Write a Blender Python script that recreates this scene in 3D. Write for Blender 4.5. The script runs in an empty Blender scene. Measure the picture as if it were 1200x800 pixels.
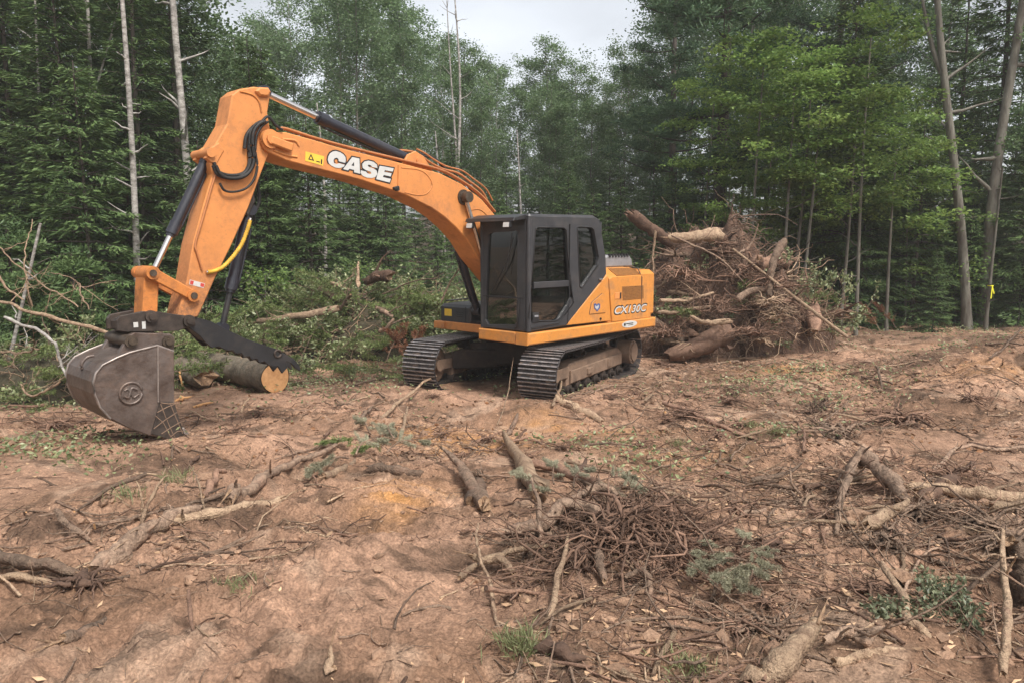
import bpy, math, random, colorsys
import numpy as np
from mathutils import Vector, Matrix
from mathutils.geometry import tessellate_polygon

# ------------------------------------------------------------------ camera, world, sun, exposure
sc = bpy.context.scene
COL = sc.collection
R = math.radians
PITCH = math.atan(112 / 867.0)
cam = bpy.data.cameras.new('camera'); camo = bpy.data.objects.new('camera', cam); COL.objects.link(camo)
cam.lens = 26.01; cam.sensor_width = 36; cam.clip_end = 2000; cam.clip_start = .05
camo.location = (0, 0, 2.2); camo.rotation_euler = (math.pi / 2 - PITCH, 0, 0)
sc.camera = camo
sc.view_settings.view_transform = 'Standard'; sc.view_settings.look = 'None'
sc.view_settings.exposure = 0.64; sc.view_settings.gamma = 1
SUN_EL, SUN_AZ = R(55), R(145)          # azimuth measured from +Y towards +X
w = bpy.data.worlds.new('World'); sc.world = w; w.use_nodes = True
nt = w.node_tree; nt.nodes.clear()
def wn(t, **k):
    n = nt.nodes.new(t)
    for a, b in k.items(): setattr(n, a, b)
    return n
sky = wn('ShaderNodeTexSky', sky_type='NISHITA', sun_disc=False, sun_elevation=SUN_EL, sun_rotation=SUN_AZ,
         air_density=1.0, dust_density=3.0, ozone_density=1.0)
hs = wn('ShaderNodeHueSaturation'); hs.inputs['Saturation'].default_value = .24; hs.inputs['Value'].default_value = 1.12
tc = wn('ShaderNodeTexCoord'); mp = wn('ShaderNodeMapping'); mp.inputs['Scale'].default_value = (1, 1, 2.5)
nz = wn('ShaderNodeTexNoise'); nz.inputs['Scale'].default_value = 2.2; nz.inputs['Detail'].default_value = 5
rp = wn('ShaderNodeMapRange'); rp.inputs[1].default_value = .35; rp.inputs[2].default_value = .7
rp.inputs[3].default_value = .72; rp.inputs[4].default_value = 1.12
mul = wn('ShaderNodeMixRGB', blend_type='MULTIPLY'); mul.inputs[0].default_value = 1
bg = wn('ShaderNodeBackground'); bg.inputs[1].default_value = .15
out = wn('ShaderNodeOutputWorld')
L = nt.links.new
L(sky.outputs[0], hs.inputs['Color']); L(tc.outputs['Generated'], mp.inputs[0]); L(mp.outputs[0], nz.inputs['Vector'])
L(nz.outputs[0], rp.inputs[0]); L(hs.outputs[0], mul.inputs[1]); L(rp.outputs[0], mul.inputs[2])
L(mul.outputs[0], bg.inputs[0]); L(bg.outputs[0], out.inputs[0])
sl = bpy.data.lights.new('sun', 'SUN'); slo = bpy.data.objects.new('sun', sl); COL.objects.link(slo)
sl.energy = 2.4; sl.angle = R(12); sl.color = (1, .95, .88)
sd = Vector((math.sin(SUN_AZ) * math.cos(SUN_EL), math.cos(SUN_AZ) * math.cos(SUN_EL), math.sin(SUN_EL)))
slo.rotation_euler = sd.to_track_quat('Z', 'Y').to_euler()
sc.cycles.max_bounces = 8; sc.cycles.transparent_max_bounces = 8; sc.cycles.volume_bounces = 1

rng = np.random.default_rng(7)
rnd = random.Random(11)

# ------------------------------------------------------------------ helpers
def tag(o, label=None, cat=None, group=None, kind=None):
    if label: o['label'] = label
    if cat: o['category'] = cat
    if group: o['group'] = group
    if kind: o['kind'] = kind
    return o
def link(name, me, parent=None, loc=None, rot=None, scale=None):
    o = bpy.data.objects.new(name, me); COL.objects.link(o)
    if parent: o.parent = parent
    if loc is not None: o.location = loc
    if rot is not None: o.rotation_euler = rot
    if scale is not None: o.scale = scale if hasattr(scale, '__len__') else (scale,) * 3
    return o
def empty(name, loc=(0, 0, 0), rot=(0, 0, 0), scale=None):
    o = link(name, None, None, loc, rot, scale); o.empty_display_size = .2
    return o
def copy_tree(o, parent=None):
    c = o.copy(); COL.objects.link(c); c.parent = parent
    for ch in o.children: copy_tree(ch, c)
    return c

class MB:
    """collects geometry; build() makes ONE mesh object"""
    def __init__(s): s.v = []; s.r = []; s.f = []; s.n = 0; s.smooth = []
    def add(s, v, faces, m=0, r=.5, smooth=True):
        v = np.asarray(v, float).reshape(-1, 3); s.v.append(v)
        s.r.append(np.broadcast_to(np.asarray(r, float), (len(v),)).copy())
        for f in faces:
            f = np.asarray(f, int)
            if f.ndim == 1: f = f[None]
            if len(f): s.f.append((f + s.n, m, smooth))
        s.n += len(v); return s
    def mesh(s, name, mats):
        me = bpy.data.meshes.new(name)
        v = np.concatenate(s.v); me.vertices.add(len(v)); me.vertices.foreach_set('co', v.ravel())
        tot = [np.full(len(f), f.shape[1]) for f, _, _ in s.f]
        loops = np.concatenate([f.ravel() for f, _, _ in s.f]); tot = np.concatenate(tot)
        me.loops.add(len(loops)); me.loops.foreach_set('vertex_index', loops)
        me.polygons.add(len(tot)); start = np.concatenate([[0], np.cumsum(tot)[:-1]])
        me.polygons.foreach_set('loop_start', start); me.polygons.foreach_set('loop_total', tot)
        me.polygons.foreach_set('material_index', np.concatenate([np.full(len(f), m) for f, m, _ in s.f]))
        me.polygons.foreach_set('use_smooth', np.concatenate([np.full(len(f), sm) for f, _, sm in s.f]))
        a = me.attributes.new('rnd', 'FLOAT', 'POINT'); a.data.foreach_set('value', np.concatenate(s.r))
        for m in (mats if isinstance(mats, (list, tuple)) else [mats]): me.materials.append(m)
        me.update(calc_edges=True); me.validate()
        return me
    def build(s, name, mats, parent=None, **k): return link(name, s.mesh(name, mats), parent, **k)
    def box(s, c, d, rot=None, m=0, r=.5, bev=0):
        """box centre c, full size d, optional 3x3 / euler rotation, chamfered along its edges when bev"""
        d = np.asarray(d, float) / 2; c = np.asarray(c, float)
        if bev:
            b = min(bev, d.min() * .6); vs = []
            for x in (-1, 1):
                for y in (-1, 1):
                    for z in (-1, 1):
                        for k in range(3):
                            q = np.array([x, y, z]) * (d - b); q[k] = (x, y, z)[k] * d[k]; vs.append(q)
            vs = np.array(vs)
            idx = lambda x, y, z, k: ((x > 0) * 4 + (y > 0) * 2 + (z > 0)) * 3 + k
            q = []; t = []
            for sg in (-1, 1):
                q.append([idx(sg, -1, -1, 0), idx(sg, 1, -1, 0), idx(sg, 1, 1, 0), idx(sg, -1, 1, 0)])
                q.append([idx(-1, sg, -1, 1), idx(1, sg, -1, 1), idx(1, sg, 1, 1), idx(-1, sg, 1, 1)])
                q.append([idx(-1, -1, sg, 2), idx(1, -1, sg, 2), idx(1, 1, sg, 2), idx(-1, 1, sg, 2)])
                for s2 in (-1, 1):
                    q.append([idx(sg, s2, -1, 0), idx(sg, s2, 1, 0), idx(sg, s2, 1, 1), idx(sg, s2, -1, 1)])
                    q.append([idx(sg, -1, s2, 0), idx(sg, 1, s2, 0), idx(sg, 1, s2, 2), idx(sg, -1, s2, 2)])
                    q.append([idx(-1, sg, s2, 1), idx(1, sg, s2, 1), idx(1, sg, s2, 2), idx(-1, sg, s2, 2)])
                    for s3 in (-1, 1): t.append([idx(sg, s2, s3, k) for k in range(3)])
            fs = [np.array(q), np.array(t)]
        else:
            vs = np.array([[x, y, z] for x in (-1, 1) for y in (-1, 1) for z in (-1, 1)]) * d
            fs = [np.array([[0, 1, 3, 2], [4, 6, 7, 5], [0, 4, 5, 1], [2, 3, 7, 6], [0, 2, 6, 4], [1, 5, 7, 3]])]
        if rot is not None:
            M = np.array(rot) if np.ndim(rot) == 2 else np.array(Matrix.Identity(3) if False else __import__('mathutils').Euler(rot).to_matrix())
            vs = vs @ M.T
        return s.add(vs + c, fs, m, r, smooth=False)
    def tube(s, pts, rad, k=6, m=0, r=.5, cap=True, capm=None, jit=0, smooth=True, flute=0, ragged=0):
        P = np.asarray(pts, float); n = len(P); rad = np.broadcast_to(np.asarray(rad, float), (n,))
        T = np.gradient(P, axis=0); T /= np.linalg.norm(T, axis=1)[:, None] + 1e-9
        ref = np.array([0, 0, 1.]) if abs(T[:, 2].mean()) < .75 else np.array([1., .1, 0])
        U = np.cross(T, ref); U /= np.linalg.norm(U, axis=1)[:, None] + 1e-9; V = np.cross(T, U)
        a = np.arange(k) * 2 * math.pi / k
        rr = rad[:, None] * (1 + (rng.uniform(-jit, jit, (n, k)) if jit else 0))
        if flute: rr = rr * (1 + rng.normal(0, flute, (1, k)) + np.cumsum(rng.normal(0, flute * .25, (n, k)), 0))
        if flute: rr = np.clip(rr, rad[:, None] * .45, rad[:, None] * 1.6)
        v = P[:, None] + rr[..., None] * (U[:, None] * np.cos(a)[None, :, None] + V[:, None] * np.sin(a)[None, :, None])
        if ragged:
            for e, sg in ((0, -1), (-1, 1)): v[e] += T[e] * (sg * np.abs(rng.normal(0, ragged, k)) * rad[e])[:, None] - (v[e] - P[e]) * .25
        v = v.reshape(-1, 3); i = np.arange(n - 1)[:, None] * k; j = np.arange(k)[None]; j2 = (j + 1) % k
        q = np.stack([i + j, i + j2, i + k + j2, i + k + j], -1).reshape(-1, 4)
        s.add(v, [q], m, r, smooth)
        if cap:
            for e, ri in ((0, v[:k]), (1, v[-k:])):
                c = ri.mean(0) - (T[-e] * (1 if e else -1) * rad[-e] * (.6 if ragged else 0)); f = np.stack([np.arange(k), (np.arange(k) + 1) % k, np.full(k, k)], -1)
                if e == 0: f = f[:, ::-1]
                s.add(np.vstack([ri, c]), [f], m if capm is None else capm, r, smooth=False)
        return s
    def prism(s, poly, y0, y1, m=0, holes=(), plane='xz', bev=0, r=.5):
        """polygon in a plane extruded between two values of the third axis; bev chamfers the outer rim"""
        loops = [list(poly)] + [list(h) for h in holes]
        if plane == 'xz': mk = lambda p, t: (p[0], t, p[1])
        elif plane == 'yz': mk = lambda p, t: (t, p[0], p[1])
        else: mk = lambda p, t: (p[0], p[1], t)
        def inset(lp, d):
            n = len(lp); o = []
            A = sum(lp[i][0] * lp[(i + 1) % n][1] - lp[(i + 1) % n][0] * lp[i][1] for i in range(n))
            sg = 1 if A > 0 else -1
            for i in range(n):
                p, a, b = Vector(lp[i]), Vector(lp[i - 1]), Vector(lp[(i + 1) % n])
                e1 = (p - a).normalized(); e2 = (b - p).normalized()
                n1 = Vector((-e1.y, e1.x)) * sg; n2 = Vector((-e2.y, e2.x)) * sg
                bis = n1 + n2; l = max(bis.dot(n1), .5); o.append(tuple(p + bis * (d / l)))
            return o
        tris = tessellate_polygon([[Vector((*p, 0)) for p in lp] for lp in loops])
        sgn = 1 if y1 > y0 else -1
        capl = [inset(loops[0], bev)] + loops[1:] if bev else loops
        flat = [p for lp in capl for p in lp]; N = len(flat); tris = np.array([list(t) for t in tris])
        s.add([mk(p, y0) for p in flat], [tris], m, r, False); s.add([mk(p, y1) for p in flat], [tris[:, ::-1]], m, r, False)
        for li, lp in enumerate(loops):
            n = len(lp)
            if li == 0 and bev:
                rings = [[mk(p, y0) for p in capl[0]], [mk(p, y0 + sgn * bev) for p in lp], [mk(p, y1 - sgn * bev) for p in lp], [mk(p, y1) for p in capl[0]]]
            else: rings = [[mk(p, y0) for p in lp], [mk(p, y1) for p in lp]]
            for a in range(len(rings) - 1):
                v = rings[a] + rings[a + 1]
                s.add(v, [np.array([[i, (i + 1) % n, n + (i + 1) % n, n + i] for i in range(n)])], m, r, False)
        return s
    def cyl(s, c, axis, rad, ln, k=20, m=0, capm=None, r2=None):
        c = np.asarray(c, float); ax = np.asarray(axis, float); ax /= np.linalg.norm(ax)
        return s.tube([c - ax * ln / 2, c + ax * ln / 2], [rad, r2 or rad], k, m, capm=capm)
    def leaves(s, P, D, W, ln, wd, m=0, r=.5, fold=.15):
        """diamond leaves: base P, direction D (unit), width direction W (unit)"""
        n = len(P); ln = np.broadcast_to(ln, (n,))[:, None]; wd = np.broadcast_to(wd, (n,))[:, None]
        N = np.cross(D, W)
        mid = P + D * ln * .5
        v = np.stack([P, mid + W * wd * .5 + N * wd * fold, P + D * ln, mid - W * wd * .5 + N * wd * fold], 1).reshape(-1, 3)
        b = np.arange(n)[:, None] * 4
        t = np.concatenate([b + [0, 1, 2], b + [0, 2, 3]])
        rr = np.repeat(np.broadcast_to(r, (n,)), 4)
        return s.add(v, [t], m, rr, False)

def unit(a): return a / (np.linalg.norm(a, axis=-1, keepdims=True) + 1e-9)
def catmull(P, n=6):
    P = np.asarray(P, float)
    if len(P) < 3:
        t = np.linspace(0, 1, n + 1)[:, None]; return P[0] * (1 - t) + P[-1] * t
    Q = np.vstack([2 * P[0] - P[1], P, 2 * P[-1] - P[-2]]); o = []
    for i in range(1, len(Q) - 2):
        for t in np.arange(n) / n:
            a, b, c, d = Q[i - 1:i + 3]
            o.append(.5 * ((2 * b) + (c - a) * t + (2 * a - 5 * b + 4 * c - d) * t * t + (3 * b - a - 3 * c + d) * t ** 3))
    o.append(P[-1]); return np.array(o)

# ------------------------------------------------------------------ terrain
#TERRAIN
_pr = np.random.RandomState(5)
_perm = _pr.permutation(512); _ga = _pr.uniform(0, 2 * math.pi, 512)
def perlin(x, y, seed=0):
    xi = np.floor(x).astype(int); yi = np.floor(y).astype(int); xf = x - xi; yf = y - yi
    def g(ix, iy):
        h = _perm[(_perm[(ix + seed * 37) & 511] + iy) & 511]; a = _ga[h]
        return np.cos(a), np.sin(a)
    def d(ix, iy, fx, fy):
        c, s = g(ix, iy); return c * fx + s * fy
    u = xf ** 3 * (xf * (xf * 6 - 15) + 10); v = yf ** 3 * (yf * (yf * 6 - 15) + 10)
    a = d(xi, yi, xf, yf); b = d(xi + 1, yi, xf - 1, yf); c = d(xi, yi + 1, xf, yf - 1); e = d(xi + 1, yi + 1, xf - 1, yf - 1)
    return (a + u * (b - a) + v * ((c + u * (e - c)) - (a + u * (b - a)))) * 1.5
def smooth(t): t = np.clip(t, 0, 1); return t * t * (3 - 2 * t)
BUMPS = [  # x, y, sx, sy, rotation, height
    (-3.4, 7.45, 1.7, .42, 4, .20), (-1.2, 8.3, .9, .5, 20, .10), (8.8, 12.2, 2.4, 1.3, 10, .68), (6.6, 10.4, 1.2, .7, 30, .16),
    (-2.6, 4.6, 1.1, .30, 25, .14), (-.7, 4.0, 1.5, .16, 34, .07), (-1.3, 5.6, 1.3, .15, 30, -.06), (1.0, 7.9, 1.2, .14, -12, -.06), (1.4, 8.6, 1.2, .14, -12, -.06), (.75, 4.9, .75, .5, 0, .14), (.2, 9.35, .45, .22, 0, .10), (-1.4, 9.9, .8, .3, -20, .05),
    (.33, 9.72, .5, .16, -28, .13), (-1.05, 10.6, .5, .16, -28, .10), (1.1, 10.3, .18, .6, -28, .07), (2.2, 4.3, .9, .35, -25, .09), (3.3, 5.6, .9, .4, -10, .12), (2.6, 7.2, 1.1, .4, 15, .10), (4.6, 7.9, 1.0, .5, 0, .12),
    (-1.1, 3.4, .8, .5, 30, .06), (1.5, 3.1, .7, .3, 10, .07), (-.4, 6.4, .7, .4, 40, .10), (-4.6, 6.1, 1.0, .5, 0, .12),
    (.1, 3.9, .5, .4, 0, -.08), (-3.5, 6.2, 1.2, .35, 5, -.10), (1.6, 6.4, .8, .4, 0, -.07), (5.2, 9.3, 1.3, .5, 0, -.10),
    (-6.6, 8.4, 1.2, .6, 0, .18), (3.6, 11.2, 2.0, .8, 0, .05)]
def height(x, y, fine=True):
    x = np.asarray(x, float); y = np.asarray(y, float)
    z = .52 * (1 - smooth((y - 2.6) / 6.6))
    for bx, by, sx, sy, rt, h in BUMPS:
        c, s = math.cos(math.radians(rt)), math.sin(math.radians(rt)); dx, dy = x - bx, y - by
        z = z + h * np.exp(-((dx * c + dy * s) / sx) ** 2 - ((-dx * s + dy * c) / sy) ** 2)
    wx = x + .25 * perlin(x * .9, y * .9, 3); wy = y + .25 * perlin(x * .9 + 9, y * .9, 4)
    amp = 1 - .75 * np.exp(-(((x - .3) / 2.2) ** 2 + ((y - 12.1) / 2.6) ** 2))
    rough = smooth(.55 + perlin(x * .35, y * .35, 9) + .12 * (x > 1))          # churned areas against smeared flat ones
    n = .10 * perlin(wx * .55, wy * .75, 1) + .055 * perlin(wx * 1.5, wy * 1.9, 2)
    if fine:
        rid = 1 - np.abs(perlin(wx * 2.6, wy * 3.6, 5)) * 2.2
        n = n + (.25 + .75 * rough) * (.042 * rid + .030 * perlin(wx * 6, wy * 8, 6) + .016 * perlin(x * 15, y * 19, 7)
             + .020 * np.maximum(0, 1 - 3 * np.abs(perlin(x * 9, y * 11, 8))) + 0.007 * perlin(x * 42, y * 50, 10))
        # scraped tread marks in the smooth left foreground
        a = math.radians(28); u = (x + 1.6) * math.cos(a) + (y - 4.6) * math.sin(a); v = -(x + 1.6) * math.sin(a) + (y - 4.6) * math.cos(a)
        mk = np.exp(-(u / 1.1) ** 2 - (v / .42) ** 2)
        n = n + mk * .011 * np.sin(v * 46 + 2.2 * perlin(u * 2.2, v * 7, 11)) * (.5 + perlin(u * 3, v * 9, 12))
    z = z + n * amp
    z = z + .04 * np.maximum(0, y - 22) * (1 + .3 * perlin(x * .08, y * .08, 13)) * (y < 400)
    return z
#ENDTERRAIN
def hz(x, y): return float(height(np.array([x]), np.array([y]))[0])

# ------------------------------------------------------------------ materials
def mat(name, col, rough=.7, metal=0, var=.25, scale=6, dark=None, detail=6, bump=0, bscale=40, spec=.35, attr=None, coat=0, stretch=None, dirt=None, dirt_amt=.5, dscale=3, objrnd=0, zdirt=None):
    m = bpy.data.materials.new(name); m.use_nodes = True; t = m.node_tree; b = t.nodes['Principled BSDF']; ln = t.links.new
    N = lambda ty, **k: [setattr(n, a, v) for n in [t.nodes.new(ty)] for a, v in k.items()] and n if False else _mk(t, ty, k)
    tcn = N('ShaderNodeTexCoord'); src = tcn.outputs['Object']
    if stretch:
        mpp = N('ShaderNodeMapping'); mpp.inputs['Scale'].default_value = stretch; ln(src, mpp.inputs[0]); src = mpp.outputs[0]
    n1 = N('ShaderNodeTexNoise'); n1.inputs['Scale'].default_value = scale; n1.inputs['Detail'].default_value = detail; n1.inputs['Roughness'].default_value = .7
    ln(src, n1.inputs['Vector'])
    c = np.array(col); d = np.array(dark) if dark is not None else c * (1 - var * 1.6); l = np.minimum(c * (1 + var), 1) if dark is None else c
    cr = N('ShaderNodeValToRGB'); cr.color_ramp.elements[0].position = .32; cr.color_ramp.elements[1].position = .68
    cr.color_ramp.elements[0].color = (*d, 1); cr.color_ramp.elements[1].color = (*l, 1); ln(n1.outputs[0], cr.inputs[0])
    o = cr.outputs[0]
    if dirt is not None:
        n2 = N('ShaderNodeTexNoise'); n2.inputs['Scale'].default_value = dscale; n2.inputs['Detail'].default_value = 9; n2.inputs['Roughness'].default_value = .72
        ln(tcn.outputs['Object'], n2.inputs['Vector'])
        mr = N('ShaderNodeMapRange'); mr.inputs[1].default_value = .5; mr.inputs[2].default_value = .72; mr.inputs[4].default_value = dirt_amt; ln(n2.outputs[0], mr.inputs[0])
        n4 = N('ShaderNodeTexNoise'); n4.inputs['Scale'].default_value = dscale * 7; n4.inputs['Detail'].default_value = 8; n4.inputs['Roughness'].default_value = .75; ln(tcn.outputs['Object'], n4.inputs['Vector'])
        mr4 = N('ShaderNodeMapRange'); mr4.inputs[1].default_value = .55; mr4.inputs[2].default_value = .66; mr4.inputs[4].default_value = dirt_amt * .55; ln(n4.outputs[0], mr4.inputs[0])
        mxx = N('ShaderNodeMath', operation='MAXIMUM'); ln(mr.outputs[0], mxx.inputs[0]); ln(mr4.outputs[0], mxx.inputs[1]); mr = mxx
        if zdirt:                                        # mud and rust thicker towards the digging end
            sx_ = N('ShaderNodeSeparateXYZ'); ln(tcn.outputs['Object'], sx_.inputs[0]); mz = N('ShaderNodeMapRange'); mz.inputs[1].default_value = zdirt[1]; mz.inputs[2].default_value = zdirt[0]; mz.inputs[4].default_value = 1
            ln(sx_.outputs[2], mz.inputs[0]); m5 = N('ShaderNodeMapRange'); m5.inputs[1].default_value = .3; m5.inputs[2].default_value = .62; ln(n4.outputs[0], m5.inputs[0])
            m6 = N('ShaderNodeMath', operation='MULTIPLY'); ln(mz.outputs[0], m6.inputs[0]); ln(m5.outputs[0], m6.inputs[1]); m7 = N('ShaderNodeMath', operation='MAXIMUM'); ln(m6.outputs[0], m7.inputs[0]); ln(mr.outputs[0], m7.inputs[1]); mr = m7
        mx = N('ShaderNodeMixRGB'); mx.inputs[2].default_value = (*dirt, 1); ln(mr.outputs[0], mx.inputs[0]); ln(o, mx.inputs[1]); o = mx.outputs[0]
        rr = N('ShaderNodeMapRange'); rr.inputs[3].default_value = rough; rr.inputs[4].default_value = .9; ln(mr.outputs[0], rr.inputs[0]); ln(rr.outputs[0], b.inputs['Roughness'])
    else: b.inputs['Roughness'].default_value = rough
    if attr:
        at = N('ShaderNodeAttribute', attribute_name='rnd'); ma = N('ShaderNodeMapRange'); ma.inputs[3].default_value = 1 - attr; ma.inputs[4].default_value = 1 + attr
        ln(at.outputs['Fac'], ma.inputs[0]); mx = N('ShaderNodeMixRGB', blend_type='MULTIPLY'); mx.inputs[0].default_value = 1; ln(o, mx.inputs[1]); ln(ma.outputs[0], mx.inputs[2]); o = mx.outputs[0]
    if objrnd:
        oi = N('ShaderNodeObjectInfo'); ma = N('ShaderNodeMapRange'); ma.inputs[3].default_value = 1 - objrnd; ma.inputs[4].default_value = 1 + objrnd
        ln(oi.outputs['Random'], ma.inputs[0]); mx = N('ShaderNodeMixRGB', blend_type='MULTIPLY'); mx.inputs[0].default_value = 1; ln(o, mx.inputs[1]); ln(ma.outputs[0], mx.inputs[2]); o = mx.outputs[0]
    ln(o, b.inputs['Base Color'])
    b.inputs['Metallic'].default_value = metal; b.inputs['Specular IOR Level'].default_value = spec
    if coat: b.inputs['Coat Weight'].default_value = coat; b.inputs['Coat Roughness'].default_value = .2
    if bump:
        n3 = N('ShaderNodeTexNoise'); n3.inputs['Scale'].default_value = bscale; n3.inputs['Detail'].default_value = 4; ln(src, n3.inputs['Vector'])
        bp = N('ShaderNodeBump'); bp.inputs['Strength'].default_value = bump; bp.inputs['Distance'].default_value = .02; ln(n3.outputs[0], bp.inputs['Height']); ln(bp.outputs[0], b.inputs['Normal'])
    return m
def _mk(t, ty, k):
    n = t.nodes.new(ty)
    for a, v in k.items(): setattr(n, a, v)
    return n
def leafmat(name, c1, c2, trans=.3, gloss=.06, objrnd=.15):
    gloss *= .4
    """c1..c2 chosen by each leaf's own random value; small shift from plant to plant"""
    m = bpy.data.materials.new(name); m.use_nodes = True; t = m.node_tree; t.nodes.clear(); ln = t.links.new
    at = _mk(t, 'ShaderNodeAttribute', dict(attribute_name='rnd')); cr = _mk(t, 'ShaderNodeValToRGB', {})
    cr.color_ramp.elements[0].color = (*c1, 1); cr.color_ramp.elements[1].color = (*c2, 1); ln(at.outputs['Fac'], cr.inputs[0])
    oi = _mk(t, 'ShaderNodeObjectInfo', {}); ma = _mk(t, 'ShaderNodeMapRange', {}); ma.inputs[3].default_value = 1 - objrnd; ma.inputs[4].default_value = 1 + objrnd
    ln(oi.outputs['Random'], ma.inputs[0]); mx = _mk(t, 'ShaderNodeMixRGB', dict(blend_type='MULTIPLY')); mx.inputs[0].default_value = 1
    ln(cr.outputs[0], mx.inputs[1]); ln(ma.outputs[0], mx.inputs[2])
    df = _mk(t, 'ShaderNodeBsdfDiffuse', {}); tr = _mk(t, 'ShaderNodeBsdfTranslucent', {}); gl = _mk(t, 'ShaderNodeBsdfGlossy', {}); gl.inputs['Roughness'].default_value = .45
    m1 = _mk(t, 'ShaderNodeMixShader', {}); m1.inputs[0].default_value = trans; m2 = _mk(t, 'ShaderNodeMixShader', {}); m2.inputs[0].default_value = gloss
    o = _mk(t, 'ShaderNodeOutputMaterial', {})
    ln(mx.outputs[0], df.inputs[0]); ln(mx.outputs[0], tr.inputs[0]); ln(df.outputs[0], m1.inputs[1]); ln(tr.outputs[0], m1.inputs[2])
    ln(m1.outputs[0], m2.inputs[1]); ln(gl.outputs[0], m2.inputs[2]); ln(m2.outputs[0], o.inputs[0])
    return m

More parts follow.
